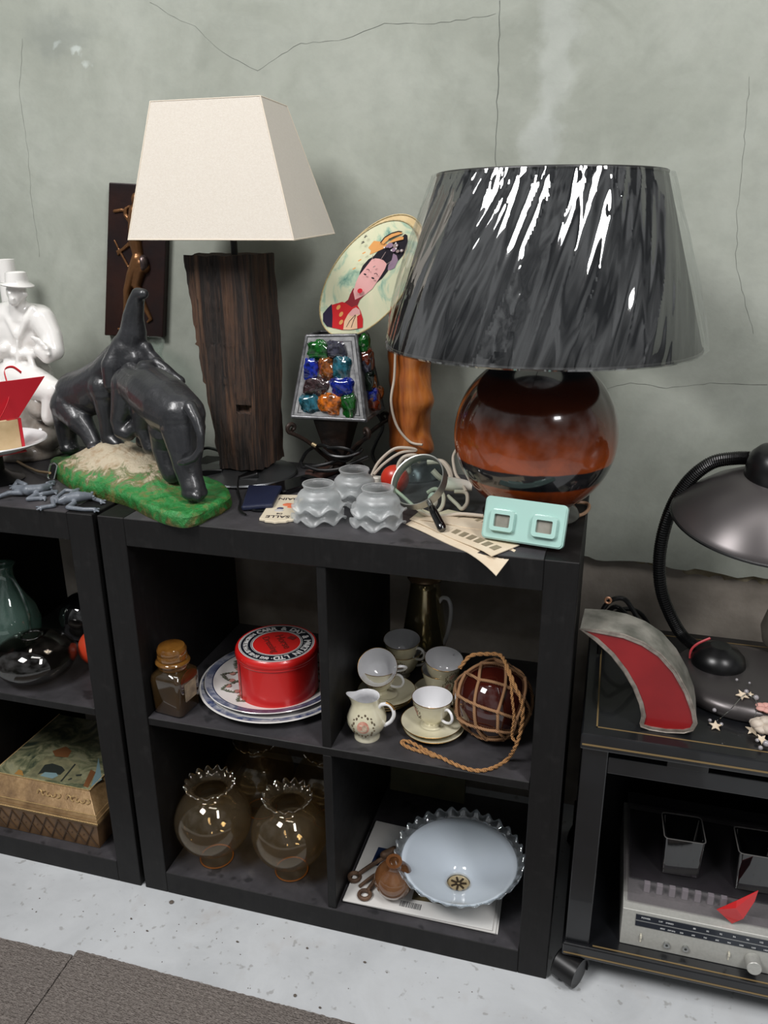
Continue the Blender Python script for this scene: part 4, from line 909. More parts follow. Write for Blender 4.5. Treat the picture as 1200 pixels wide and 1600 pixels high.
m = MB(); m.box(-.028, .022, -.02, .02, .0004, .024, Mx); m.capsule(Mx @ V(-.034, 0, .014), .011, Mx @ V(-.03, 0, .032), .008); m.capsule(Mx @ V(.024, -.01, .009), .008, Mx @ V(.04, -.018, .008), .006)
tag(obj('plug_adaptor', m, black_plastic, smooth=30, bevel=.002, origin=(p.x, p.y, TZ)), 'black plug block between the elephant statue and the timber lamp base', 'plug')

# ---- magnifying glass
C0 = V(.522, .135, .850); H = V(.578, .060, .7985); d1 = (H - C0).normalized(); d2 = V(-.83, -.18, -.53); d2 = (d2 - d1 * d2.dot(d1)).normalized(); nz = d1.cross(d2)
Mx = frame(C0, d1, d2); R = .0455
t = thing('magnifying_glass', 'magnifying glass with a wide silver rim and black handle, propped on the cord heap', 'magnifier', tuple(C0))
m = MB(); m.lathe([(R, -.008), (R + .0018, -.0085), (R + .0018, .0085), (R, .008), (R - .001, .006), (R - .001, -.006)], 72, M=Mx, closed=True); obj('rim', m, pm('dull_silver', sr(176, 178, 172), .38, metal=.8), t)
m = MB(); m.lathe([(0, -.0035), (R * .5, -.0028), (R * .9, -.0008), (R - .001, 0)] , 64, M=Mx); m.lathe([(0, .0035), (R * .5, .0028), (R * .9, .0008), (R - .001, 0)], 64, M=Mx)
obj('lens', m, thin('lens_glass', (.86, .95, .92, 1), gloss=.05, edge=.4), t, smooth=180)
m = MB(); hx = (H - C0).length
m.tube([Mx @ V(R + .001, 0, 0), Mx @ V(R + .016, 0, 0)], .0045, 14); obj('ferrule', m, chrome, t)
m = MB(); m.tube([Mx @ V(x, 0, 0) for x in (R + .012, R + .014, R + .03, R + .05, R + .058, R + .062)], [.005, .0062, .0068, .0075, .0074, .005], 16); obj('handle', m, pm('black_handle', sr(10, 10, 11), .12, coat=.6), t)
# ---- fan of beige colour cards
card = pm('beige_card', sr(208, 190, 164), .7, c2=sr(218, 204, 180), ns=20); swatch = pm('grey_swatch', sr(150, 138, 112), .6, c2=sr(126, 116, 96), ns=24)
def cards(label, quad, hz, sq):
    q = [at(u, v, z=TZ + hz) for u, v in quad]; n = 24; m = MB(); rows = []
    def P(s, k, dz=0):
        p = q[0].lerp(q[1], s).lerp(q[3].lerp(q[2], s), k); z = TZ + hz + dz
        if p.y < 0: z += -0.16 * (-p.y) - 6 * p.y * p.y
        return V(p.x, p.y, z + .0008 * math.sin(s * 9 + k * 3))
    for dz in (0, .0012):
        rows.append([P(i / n, 0, dz) for i in range(n + 1)]); rows.append([P(i / n, 1, dz) for i in range(n + 1)])
    o = rows; L = n + 1; m.add([p for r in (o[0], o[1], o[3], o[2]) for p in r], [(j * L + i, j * L + i + 1, ((j + 1) % 4) * L + i + 1, ((j + 1) % 4) * L + i) for j in range(4) for i in range(n)] + [(0, L, 2 * L, 3 * L), (n, L + n, 2 * L + n, 3 * L + n)])
    m.cur = 1
    for s0, k0, k1 in sq: m.sheet([[P(s0, k0, .0016), P(s0 + .055, k0, .0016)], [P(s0, k1, .0016), P(s0 + .055, k1, .0016)]])
    return tag(obj('colour_card', m, [card, swatch], smooth=30, origin=tuple(q[0])), label, 'card', 'colour sample cards')
cards('beige colour card lowest of the fan, its corner drooping over the shelf edge', ((634, 820), (776, 884), (806, 860), (668, 800)), .0006, [(.52 + .085 * i, .55, .85) for i in range(5)])
cards('beige colour card in the middle of the fan, under the magnifier handle', ((640, 812), (768, 868), (812, 852), (660, 796)), .0028, [(.30 + .085 * i, .25, .55) for i in range(8)])
cards('beige colour card at the back of the fan, running under the mint panel', ((655, 812), (800, 836), (846, 822), (700, 797)), .0050, [(.25 + .09 * i, .5, .8) for i in range(4)])
# ---- mint plastic panel with two windows
mint = pm('mint_plastic', sr(166, 202, 193), .22, coat=.4); grey_glass = pm('grey_window', sr(128, 124, 114), .15, c2=sr(150, 146, 138), ns=30)
bl_, br_ = at(750, 842, z=TZ + .004), at(877, 862, z=TZ + .004); bl_.z = br_.z = TZ + .006; 
tl_ = at(764, 773, y=bl_.y + .022)
xd = (br_ - bl_); w = xd.length; yd = tl_ - bl_; h = yd.length - .002; Mx = frame((bl_ + br_) / 2 + yd * .5, xd, yd)
t = thing('switch_plate', 'mint green plastic panel with two grey windows leaning against the ball lamp', 'panel', tuple((bl_ + br_) / 2))
m = MB(); m.prism(rrect(w, h, .007), -.006, .004, Mx); m.prism(rrect(w * .97, h * .95, .006), .004, .0055, Mx); obj('panel_body', m, mint, t, smooth=40, bevel=.0012)
for sx_ in (-.252, .262):
    Fm = Mx @ Matrix.Translation((sx_ * w, -.003, .0055)); m = MB(); o1, i1 = rrect(.036, .031, .005, 4), rrect(.024, .019, .002, 4); n = len(o1); sl = rrect(.040, .035, .006, 4)
    m.add([Fm @ V(x, y_, -.0006) for x, y_ in sl] + [Fm @ V(x, y_, .0075) for x, y_ in o1] + [Fm @ V(x, y_, .0075) for x, y_ in i1] + [Fm @ V(x, y_, .002) for x, y_ in i1], [(k * n + i, k * n + (i + 1) % n, (k + 1) * n + (i + 1) % n, (k + 1) * n + i) for k in range(3) for i in range(n)])
    f = obj('window_frame', m, mint, t, smooth=40); m = MB(); m.prism(i1, .001, .0022, Fm); obj('pane', m, grey_glass, f, smooth=0)
# ------------------------------------------------------------------ inside the middle shelf
SZ, FZ = H1, T
# ---- amber stoppered jar
amber = pm('amber_glass', sr(116, 74, 26), .10, trans=.45, coat=.8, c2=sr(150, 104, 46), ns=20); brown_jar = pm('dark_amber_glass', sr(52, 40, 22), .10, trans=.3, coat=.9, c2=sr(74, 52, 26), ns=14)
t = thing('storage_jar', 'square amber glass jar with round stopper, left of the plates', 'jar', (.0865, .046, SZ))
Mx = Matrix.Translation((.0865, .046, SZ)) @ Matrix.Rotation(-.12, 4, 'Z')
m = MB(); rows = []
for z, w, r in ((.0005, .056, .008), (.004, .062, .009), (.070, .066, .009), (.078, .064, .012), (.084, .056, .022), (.087, .053, .0262)):
    rows.append([Mx @ V(x, y, z) for x, y in rrect(w, w, r, 5)])
n = len(rows[0]); m.add([p for r in rows for p in r], [(j * n + i, j * n + (i + 1) % n, (j + 1) * n + (i + 1) % n, (j + 1) * n + i) for j in range(5) for i in range(n)] + [tuple(range(n - 1, -1, -1)), tuple(5 * n + i for i in range(n))])
obj('jar_body', m, brown_jar, t, smooth=50)
m = MB(); m.lathe([(.024, .086), (.0265, .089), (.0265, .094), (.0305, .097), (.0315, .100), (.0300, .103), (.027, .105), (0, .105)], 40, M=Mx); obj('neck_ring', m, amber, t)
m = MB(); m.lathe([(.0245, .1045), (.0270, .107), (.0272, .113), (.0258, .116), (.0268, .119), (.0268, .125), (.0235, .130), (.014, .1325), (0, .1330)], 40, M=Mx); obj('stopper', m, amber, t)
m = MB(); m.prism(rrect(.034, .036, .003), .0, .0004, Mx @ Matrix.Translation((.0332, 0, .046)) @ Matrix.Rotation(PI / 2, 4, 'Y') @ Matrix.Rotation(PI / 2, 4, 'Z')); obj('paper_label', m, pm('old_label', sr(150, 138, 112), .7, c2=sr(110, 100, 84), ns=60), t, smooth=0)
# ---- two plates and the red tin
def plate_mat(name, kind):
    N = Nodes(name); sx, sy, sz = N.sep(); r = N.math('SQRT', N.math('ADD', N.math('MULTIPLY', sx, sx), N.math('MULTIPLY', sy, sy)))
    white = sr(214, 212, 208); blue = sr(62, 74, 112)
    if kind == 'rim':
        f = N.math('MULTIPLY', N.math('GREATER_THAN', r, .128), N.math('LESS_THAN', r, .1425)); f = N.math('MULTIPLY', f, N.ramp(N.noise(30, 3, .6, dist=1), [(.35, (.35, .35, .35, 1)), (.6, (1, 1, 1, 1))]))
        c = N.mix(f, white, blue)
    else:
        f = N.math('MULTIPLY', N.math('GREATER_THAN', r, .1185), N.math('LESS_THAN', r, .1315)); band = N.ramp(N.noise(24, 3, .6), [(.38, sr(164, 168, 178)), (.5, sr(96, 104, 126)), (.64, sr(62, 68, 92))])
        c = N.mix(f, white, band)
        f2 = N.math('MULTIPLY', N.math('GREATER_THAN', r, .1165), N.math('LESS_THAN', r, .1185)); c = N.mix(f2, c, sr(40, 46, 76))
    N.put(N.p, 'Base Color', c); N.p.inputs['Roughness'].default_value = .15; N.p.inputs['Coat Weight'].default_value = .5; return N.m
PXc, PYc = .238, .158
m = MB(); m.lathe([(0, .004), (.085, .004), (.087, .0005), (.092, .0005), (.094, .005), (.12, .010), (.143, .0165), (.1465, .018), (.1455, .0195), (.12, .0135), (.093, .009), (0, .008)], 96, (PXc, PYc, SZ), fn=None)
o = tag(obj('platter', m, plate_mat('blue_edged_china', 'rim'), origin=(PXc, PYc, SZ)), 'large white platter with blue rim, underneath the flowered plate', 'plate')
px_, py_ = .232, .163
t = thing('dinner_plate', 'white plate with blue border and thistle sprays, under the red tin', 'plate', (px_, py_, SZ + .0098))
m = MB(); m.lathe([(0, .003), (.078, .003), (.080, 0), (.085, 0), (.087, .004), (.11, .009), (.131, .0135), (.133, .0145), (.132, .0155), (.11, .0115), (.086, .008), (.055, .0065), (.05, .0062), (0, .006)], 96, (px_, py_, SZ + .0098)); obj('plate_body', m, plate_mat('thistle_china', 'thistle'), t)
m = MB(); greens = [pm('spray_green', sr(84, 92, 74), .4), pm('spray_pink', sr(172, 122, 112), .4), pm('pale_ring', sr(196, 194, 192), .3)]
def sprig(a0, a1, r0, r1):
    for i in range(7):
        k = i / 6; a = a0 + (a1 - a0) * k; r = r0 + (r1 - r0) * k + .006 * math.sin(k * PI); z = SZ + .0098 + .0085 + max(0, (r - .086)) * .150 + .0012
        c = V(px_ + r * math.cos(a), py_ + r * math.sin(a), z); m.cur = 0
        s = .0036 if i % 2 else .0028
        m.ball(c, (s, s * .5, .0004), 8, 4); m.ball(c + V(.002, .002, 0), (s * .5, s, .0004), 8, 4)
    a = a0 + (a1 - a0) * .55; r = r0 + (r1 - r0) * .55; m.cur = 1; m.ball((px_ + r * math.cos(a), py_ + r * math.sin(a), SZ + .0098 + .0097 + max(0, (r - .086)) * .15), (.0062, .0058, .0007), 12, 5)
for i in range(12): a = i * PI / 6 + .1; sprig(a - .14, a + .12, .062 + .010 * (i % 2), .104); 
for i in range(12): a = i * PI / 6 + .36; sprig(a - .10, a + .16, .100, .066)
obj('flower_sprays', m, greens, t)
# ---- tin
red_tin = pm('red_tin', sr(190, 26, 24), .3, coat=.25); black_ink = pm('tin_black', sr(18, 22, 32), .35, coat=.2); tin_white = pm('tin_white', sr(206, 204, 202), .35); dull_ink = pm('tin_dull_ink', sr(112, 34, 30), .4)
TX, TY, TB = .2545, .132, SZ + .0172
t = thing('tin_box', 'round red tin with a black lettered lid ring, on the plates', 'tin', (TX, TY, TB))
Rt = .0765
m = MB(); m.lathe([(0, 0), (Rt - .003, 0), (Rt - .0015, .001), (Rt - .002, .003), (Rt - .002, .079), (0, .079)], 96, (TX, TY, TB)); obj('tin_body', m, red_tin, t)
m = MB(); m.box(-.0016, .0016, -.0006, .0006, .003, .078, Matrix.Translation((TX + (Rt - .002) * math.cos(-2.32), TY + (Rt - .002) * math.sin(-2.32), TB)) @ Matrix.Rotation(-2.32 + PI / 2, 4, 'Z')); obj('side_seam', m, pm('seam_metal', sr(104, 40, 36), .35, metal=.4), t, smooth=0)
lz = TB + .079
m = MB(); m.lathe([(Rt - .001, -.002), (Rt, 0), (Rt - .0005, .002), (Rt, .004), (Rt + .001, .006), (Rt, .012), (Rt - .0015, .0155), (Rt - .004, .018), (Rt - .0065, .0175), (Rt - .0075, .0165), (0, .0168)], 96, (TX, TY, lz)); lid = obj('lid', m, red_tin, t)
def ring_mesh(r0, r1, z, mm): mm.lathe([(r0, z), (r1, z)], 96, (TX, TY, lz))
m = MB(); ring_mesh(.0455, .0695, .0172, m); obj('black_ring', m, black_ink, lid, smooth=0)
m = MB(); ring_mesh(.0662, .0674, .0175, m); ring_mesh(.0684, .0700, .0175, m); ring_mesh(.0440, .0455, .0175, m); ring_mesh(.0470, .0480, .0175, m); obj('white_lines', m, tin_white, lid, smooth=0)
m = MB()
def arc(text, a0, a1, size, r, inner=False):
    n = len(text)
    for i, ch in enumerate(text):
        if ch == ' ': continue
        a = a0 + (a1 - a0) * (i + .5) / n; vs, fs, w = letters(ch, size, .0005)
        rot = a - PI / 2 if not inner else a + PI / 2
        Mr = Matrix.Translation((TX + r * math.cos(a), TY + r * math.sin(a), lz + .0174)) @ Matrix.Rotation(rot, 4, 'Z'); m.add(vs, fs, Mr)
LT_ = math.radians
arc('CARR & DAY & MARTIN LTD', LT_(152), LT_(-72), .0170, .0512)
arc('HORSECARE PRODUCTS SINCE 1770 \u00b7', LT_(160), LT_(286), .0105, .0610, True)
obj('lid_lettering', m, tin_white, lid, smooth=0)
m = MB()
for s, dy, sz in (('Horse', .012, .022), ('Dressing', -.012, .0185)):
    vs, fs, w = letters(s, sz, .0003); m.add(vs, fs, Matrix.Translation((TX, TY, lz + .0173)) @ Matrix.Rotation(-.85, 4, 'Z') @ Matrix.Translation((0, dy - .006, 0)))
m.box(-.007, .007, -.006, .006, 0, .0003, Matrix.Translation((TX + .020, TY + .026, lz + .0172)) @ Matrix.Rotation(-.3, 4, 'Z'))
obj('centre_script', m, dull_ink, lid, smooth=0)

# ---- tea set
N = Nodes('cream_lustre'); N.put(N.p, 'Base Color', N.ramp(N.noise(18, 3), [(.35, sr(206, 200, 172)), (.65, sr(220, 214, 190))])); N.p.inputs['Roughness'].default_value = .16; N.p.inputs['Metallic'].default_value = .12; N.p.inputs['Coat Weight'].default_value = .6; cream = N.m
inner_white = pm('white_glaze', sr(220, 220, 222), .12, coat=.5); gilt = pm('gilt', sr(170, 130, 74), .25, metal=.9)
motif = [pm('motif_dark', sr(92, 80, 62), .4), pm('motif_rose', sr(176, 112, 96), .4, c2=sr(206, 160, 140), ns=120), pm('motif_cream', sr(200, 180, 158), .4, c2=sr(150, 128, 108), ns=160)]
def medallion(mb, base, ang, rad_at, zc, size):
    """a round flower garland lying on the curved side"""
    def P(dx, dz, lift): z = zc + dz; r = rad_at(z) + lift; a = ang + dx / r; return V(base[0] + r * math.cos(a), base[1] + r * math.sin(a), base[2] + z)
    mb.cur = 1
    c = [P(size * .55 * math.cos(2 * PI * i / 20), size * .6 * math.sin(2 * PI * i / 20), .0005) for i in range(20)]; mid = P(0, 0, .0012)
    mb.add(c + [mid], [(i, (i + 1) % 20, 20) for i in range(20)])
    mb.cur = 2; c = [P(size * .24 * math.cos(2 * PI * i / 12) + size * .16, size * .34 * math.sin(2 * PI * i / 12), .0011) for i in range(12)]; mb.add(c + [P(size * .16, 0, .0016)], [(i, (i + 1) % 12, 12) for i in range(12)])
    mb.cur = 0
    for i in range(22):
        a = 2 * PI * i / 22; q = size * (.92 + .13 * (i % 2)); mb.ball(P(q * math.cos(a), q * math.sin(a), .0002), (size * .10, size * .06, size * (.16 if i % 3 else .08)), 6, 4)
CUP = [(.0, .0030), (.0125, .0028), (.0135, 0), (.0155, 0), (.0158, .003), (.0150, .006), (.0190, .010), (.0255, .018), (.0300, .029), (.0335, .042), (.0355, .0525)]
CUPI = [(.0355, .0525), (.0362, .0532), (.0352, .0534), (.0322, .042), (.0288, .029), (.0240, .019), (.0170, .0115), (0, .009)]
def cup_r(z):
    for (r0, z0), (r1, z1) in zip(CUP[5:], CUP[6:]):
        if z0 <= z <= z1: return r0 + (r1 - r0) * (z - z0) / (z1 - z0)
    return .035
def make_cup():
    t = thing('teacup', 'x', 'cup', (0, 0, 0), 'cream tea cups')
    m = MB(); m.lathe(CUP, 56); obj('bowl', m, cream, t, smooth=60)
    m = MB(); m.lathe(CUPI, 56); o = obj('glazed_inside', m, inner_white, t, smooth=60)
    m = MB(); m.tube([(.0358 * math.cos(a * PI / 24), .0358 * math.sin(a * PI / 24), .0531) for a in range(48)], .0006, 6, closed=True); obj('gilt_rim', m, gilt, t)
    m = MB(); m.tube(smoothpath([(.031, 0, .041), (.039, 0, .046), (.047, 0, .043), (.0505, 0, .034), (.046, 0, .024), (.036, 0, .019), (.026, 0, .0185)], 5), [.0026 + .0008 * math.sin(i) * 0 for i in range(31)], 10); obj('handle', m, inner_white, t)
    m = MB(); medallion(m, (0, 0, 0), -PI * .60, cup_r, .032, .0125); obj('floral_motif', m, motif, t)
    return t
cup0 = make_cup()
SAU = [(0, .0025), (.022, .0025), (.0235, 0), (.026, 0), (.027, .003), (.040, .0062), (.0530, .0105), (.0545, .0115), (.0535, .0122), (.040, .0082), (.026, .0050), (.0205, .0046), (.020, .0040), (0, .0040)]
def make_saucer():
    t = thing('saucer', 'x', 'saucer', (0, 0, 0), 'cream saucers')
    m = MB(); m.lathe(SAU, 64); obj('saucer_body', m, cream, t, smooth=50)
    m = MB(); m.tube([(.0542 * math.cos(a * PI / 32), .0542 * math.sin(a * PI / 32), .0120) for a in range(64)], .0006, 6, closed=True); obj('gilt_rim', m, gilt, t)
    return t
sau0 = make_saucer()
used = {'c': False, 's': False}
def put(kind, loc, rz, label, tilt=(0, 0)):
    src = cup0 if kind == 'c' else sau0
    o = src if not used[kind] else dup(src)
    used[kind] = True; o.location = loc; o.rotation_euler = (tilt[0], tilt[1], rz); o['label'] = label
S1 = (.561, .098); put('s', (*S1, SZ + .0004), 0, 'cream saucer at the bottom of the front pair, beside the netted float'); put('s', (S1[0] - .004, S1[1] + .003, SZ + .0078), 1, 'cream saucer directly under the single front cup')
put('c', (S1[0] - .004, S1[1] + .006, SZ + .0122), -.62, 'cream cup standing alone on its saucers at the front')
S2 = (.449, .168)
for i in range(3): put('s', (S2[0] + .004 * i, S2[1] - .002 * i, SZ + .0004 + .0074 * i), i, ('cream saucer lowest under the tilted cups, behind the jug', 'cream saucer in the middle of the three behind the jug', 'cream saucer uppermost of the three behind the jug')[i])
put('c', (S2[0] - .008, S2[1], SZ + .0192), -.2, 'upright cream cup under the tilted cup, behind the jug')
put('c', (S2[0] - .003, S2[1] - .008, SZ + .0600), .25, 'cream cup tilted forward in the stack behind the jug', (.78, -.10))
S3 = (.461, .268)
put('c', (S3[0], S3[1], SZ + .0006), .4, 'cream cup lower of the pair in front of the coffee pot'); put('c', (S3[0], S3[1] - .004, SZ + .0320), -.3, 'cream cup upper of the pair in front of the coffee pot', (.10, .05))
S4 = (.551, .212)
put('s', (*S4, SZ + .0004), 0, 'cream saucer behind the float, under two cups'); put('c', (S4[0] - .002, S4[1], SZ + .0048), 1.0, 'cream cup lower of the two next to the net'); put('c', (S4[0] + .001, S4[1] - .002, SZ + .0350), 1.1, 'cream cup upper of the two next to the net', (.16, -.10))
# jug
t = thing('milk_jug', 'cream milk jug with a rose medallion at the front', 'jug', (.452, .054, SZ))
JUG = [(0, .002), (.020, .002), (.021, 0), (.0225, 0), (.0225, .004), (.0205, .008), (.022, .012), (.030, .021), (.0345, .032), (.0345, .042), (.0300, .054), (.0240, .064), (.0215, .071), (.0225, .080)]
JUGI = [(.0225, .080), (.0228, .0806), (.0215, .080), (.0205, .071), (.0225, .064), (.028, .054), (.031, .042), (.028, .030), (0, .024)]
def jug_r(z):
    for (r0, z0), (r1, z1) in zip(JUG[6:], JUG[7:]):
        if z0 <= z <= z1: return r0 + (r1 - r0) * (z - z0) / (z1 - z0)
    return .03
sp = 3.45
def spout(a, r, z, j):
    d = math.atan2(math.sin(a - sp), math.cos(a - sp)); k = max(0, (z - .060) / .020) * math.exp(-(d / .42) ** 2)
    return r + .012 * k, z + .006 * k
m = MB(); m.lathe(JUG, 64, (.452, .054, SZ), fn=spout); obj('jug_body', m, cream, t, smooth=60)
m = MB(); m.lathe(JUGI, 64, (.452, .054, SZ), fn=spout); obj('glazed_inside', m, inner_white, t, smooth=60)
m = MB(); m.tube(smoothpath([V(.452, .054, SZ) + V(x, -x * .12, z) for x, z in ((.022, .062), (.028, .070), (.040, .073), (.048, .066), (.050, .054), (.044, .040), (.033, .030))], 5), .0034, 10); obj('handle', m, inner_white, t)
m = MB(); m.tube(smoothpath([V(.452, .054, SZ) + V(x, -x * .12, z + .0012) for x, z in ((.036, .0742), (.045, .0715), (.051, .064))], 5), .0026, 8); obj('gilt_handle_line', m, gilt, t)
m = MB(); medallion(m, (.452, .054, SZ), -PI * .47, jug_r, .038, .0195); obj('floral_motif', m, motif, t)
# coffee pot
pot = (.486, .352, SZ)
t = thing('coffee_pot', 'tall gold and cream coffee pot at the back of the shelf', 'coffee pot', pot)
N = Nodes('gold_lustre'); N.put(N.p, 'Base Color', N.ramp(N.noise(8, 3), [(.4, sr(150, 138, 104)), (.65, sr(176, 164, 124))])); N.p.inputs['Roughness'].default_value = .16; N.p.inputs['Metallic'].default_value = .8; N.p.inputs['Coat Weight'].default_value = .6; lustre = N.m
m = MB(); m.lathe([(0, 0), (.040, 0), (.042, .004), (.039, .010), (.043, .018), (.045, .035), (.043, .070), (.036, .120), (.031, .160), (.031, .172), (.034, .176), (0, .176)], 56, pot); obj('pot_body', m, lustre, t, smooth=50)
m = MB(); m.lathe([(.034, .1765), (.036, .179), (.034, .184), (.026, .193), (.012, .199), (.006, .202), (.005, .205), (.009, .210), (.008, .216), (0, .219)], 40, pot); obj('lid', m, pm('tan_lustre', sr(128, 104, 78), .2, metal=.5), t, smooth=50)
m = MB(); m.tube(smoothpath([V(*pot) + V(x, -x * .25, z) for x, z in ((.030, .130), (.038, .142), (.050, .141), (.056, .124), (.055, .096), (.049, .062), (.043, .044), (.040, .040))], 6), [.0042] * 43, 10); obj('handle', m, inner_white, t)
m = MB(); m.tube(smoothpath([V(*pot) + V(x * .15, -x * .75, z) for x, z in ((-.040, .06), (-.055, .08), (-.060, .11), (-.066, .140), (-.074, .156))], 6), [.011 - .0003 * i for i in range(25)], 12); obj('spout', m, lustre, t)
# ---- netted glass float with its rope
FC, FR = V(.660, .120, .4705), .0660
t = thing('glass_float', 'dark red glass fishing float in a knotted rope net', 'float', (FC.x, FC.y, SZ))
m = MB(); m.ball(FC, FR, 56, 36); obj('glass_ball', m, pm('dark_red_glass', sr(58, 18, 12), .06, coat=1.0, c2=sr(40, 14, 12), ns=10), t, smooth=180)
def twine(name, c, c2):
    N = Nodes(name); w = N.new('TexWave', wave_type='BANDS', bands_direction='DIAGONAL', Scale=160.0, Distortion=1.5); N.put(w, 'Vector', N.co())
    N.put(N.p, 'Base Color', N.ramp(w.outputs[0], [(.2, sr(*c)), (.7, sr(*c2))])); N.p.inputs['Roughness'].default_value = .85; N.bump(w.outputs[0], .6, .002); return N.m
net = twine('net_twine', (112, 78, 52), (184, 140, 100)); ropem = twine('hemp_rope', (120, 82, 48), (196, 146, 92))
ax = frame((0, 0, 0), V(.35, -.75, -.15).cross(V(0, 0, 1)), V(.2, .3, 1)).to_3x3(); pole = V(.62, -.46, -.62).normalized()
ax = frame((0, 0, 0), pole.cross(V(0, 0, 1)), pole.cross(pole.cross(V(0, 0, 1)))).to_3x3()
def sp_pt(th, ph, lift=.0022): return FC + (ax @ V(math.sin(th) * math.cos(ph), math.sin(th) * math.sin(ph), math.cos(th))) * (FR + lift)
m = MB(); NN = 7; ths = [.28, .70, 1.13, 1.58, 2.05, 2.55]
def seg(p, q):
    k = 5; pts = []
    for i in range(k + 1):
        v = (p.lerp(q, i / k) - FC).normalized() * (FR + .0022); pts.append(FC + v)
    m.tube(pts, .0027, 7)
for j, th in enumerate(ths):
    for i in range(NN):
        jit = lambda jj, ii: (.05 * noise.noise((jj * 3.1, (ii % NN) * 1.7, 0)), .10 * noise.noise((jj * 1.3, (ii % NN) * 2.9, 5)))
        a = (i + (j % 2) * .5); d = jit(j, i); p = sp_pt(th + d[0], 2 * PI * a / NN + d[1]); m.ball(p, .0043, 8, 6)
        if j + 1 < len(ths):
            for e in (0, 1):
                i2 = (i + e) if j % 2 else (i + e - 1); d2 = jit(j + 1, i2 % NN); p2 = sp_pt(ths[j + 1] + d2[0], 2 * PI * (i2 + ((j + 1) % 2) * .5) / NN + d2[1]); seg(p, p2)
        if j in (0, len(ths) - 1): d2 = jit(j, (i + 1) % NN); seg(p, sp_pt(th + d2[0], 2 * PI * (a + 1) / NN + d2[1]))
obj('rope_net', m, net, t, smooth=60)
def rope(mb, pts, r, tw=1.0):
    P = smoothpath(pts, 10); L = 0; A, Bq = [], []
    up = V(.1, .2, 1)
    for i, p in enumerate(P):
        tg = (P[min(i + 1, len(P) - 1)] - P[max(i - 1, 0)]).normalized(); u = (up - tg * up.dot(tg)).normalized(); w = tg.cross(u)
        if i: L += (P[i] - P[i - 1]).length
        a = L / r * .9 * tw
        A.append(p + (u * math.cos(a) + w * math.sin(a)) * r * .5); Bq.append(p - (u * math.cos(a) + w * math.sin(a)) * r * .5)
    mb.tube(A, r * .62, 7); mb.tube(Bq, r * .62, 7)
g3 = lambda u, v, dz=0.0: at(u, v, z=SZ + .0034) + V(0, 0, dz)
f3 = lambda u, v, y: at(u, v, y=y)
m = MB()
rope(m, [f3(718, 1044, .085), f3(735, 1025, .09), f3(760, 1022, .10), f3(782, 1024, .10), f3(792, 1040, .07), f3(803, 1068, .045), f3(816, 1100, .035), f3(815, 1135, .033), f3(806, 1165, .032), g3(792, 1187), g3(770, 1200), g3(744, 1204), g3(715, 1196), g3(690, 1184), g3(672, 1178), g3(650, 1172), g3(635, 1166), g3(628, 1160), g3(636, 1158), g3(652, 1165), g3(668, 1174), g3(680, 1181)], .0034)
q = g3(677, 1180); m.ball(q, (.0075, .0055, .0045), 12, 8); 
rope(m, [f3(790, 1042, .068), f3(798, 1062, .050), f3(800, 1090, .042), f3(803, 1120, .042), f3(800, 1150, .045), f3(808, 1160, .035)], .0026)
obj('hanging_rope', m, ropem, t, smooth=60)
# ---- amber lamp globes
amber_thin = thin('thin_amber_glass', (.86, .79, .66, 1), gloss=.035, rough=.02, edge=.28, milk=.035, milkc=(.78, .66, .48, 1), gc=(1, .96, .9, 1))
def crimp(a, r, z, j):
    k = max(0, (z - .167) / .012)
    return r * (1 + .05 * k * math.cos(16 * a)), z + .0036 * k * math.cos(16 * a + .6)
GL = [(.0325, .0008), (.033, .003), (.0318, .009), (.0300, .020), (.0302, .026)] + [(.0738 * math.sin(a), .096 - .0712 * math.cos(a)) for a in [.45 + (2.70 - .45) * i / 22 for i in range(23)]] + [(.0318, .1645), (.0325, .169), (.0365, .174), (.0430, .1785), (.0480, .1800)]
def globe0():
    t = thing('lamp_globe', 'x', 'lamp globe', (0, 0, 0), 'amber glass lamp globes')
    m = MB(); m.lathe(GL, 96, fn=crimp); obj('glass_bulb', m, amber_thin, t, smooth=180, solid=-.0016)
    m = MB(); m.tube([(.0322 * math.cos(a * PI / 32), .0322 * math.sin(a * PI / 32), .0022) for a in range(64)], .0016, 8, closed=True); obj('foot_rim', m, pm('amber_rim', sr(176, 112, 40), .15, trans=.4, coat=.6), t)
    m = MB(); pts = []
    for i in range(192):
        a = 2 * PI * i / 192; r, z = crimp(a, .0478, .1798, 0); pts.append((r * math.cos(a), r * math.sin(a), z))
    m.tube(pts, .0011, 6, closed=True); obj('crimped_rim', m, thin('rim_glass', (.9, .84, .72, 1), gloss=.30, rough=.08, edge=.5), t)
    return t
g0 = globe0(); first = True
for (x, y, s, rz, lab) in ((.129, .064, 1.0, .2, 'amber glass lamp globe at the front left of the bottom shelf'), (.287, .072, .98, .9, 'amber glass lamp globe at the front, close to the divider'),
                           (.158, .218, 1.0, .5, 'amber glass lamp globe in the dark behind the front pair, left'), (.311, .226, .98, 1.4, 'amber glass lamp globe in the dark behind the front pair, right')):
    o = g0 if first else dup(g0); first = False; o.location = (x, y, FZ); o.scale = (s, s, s); o.rotation_euler = (0, 0, rz); o['label'] = lab
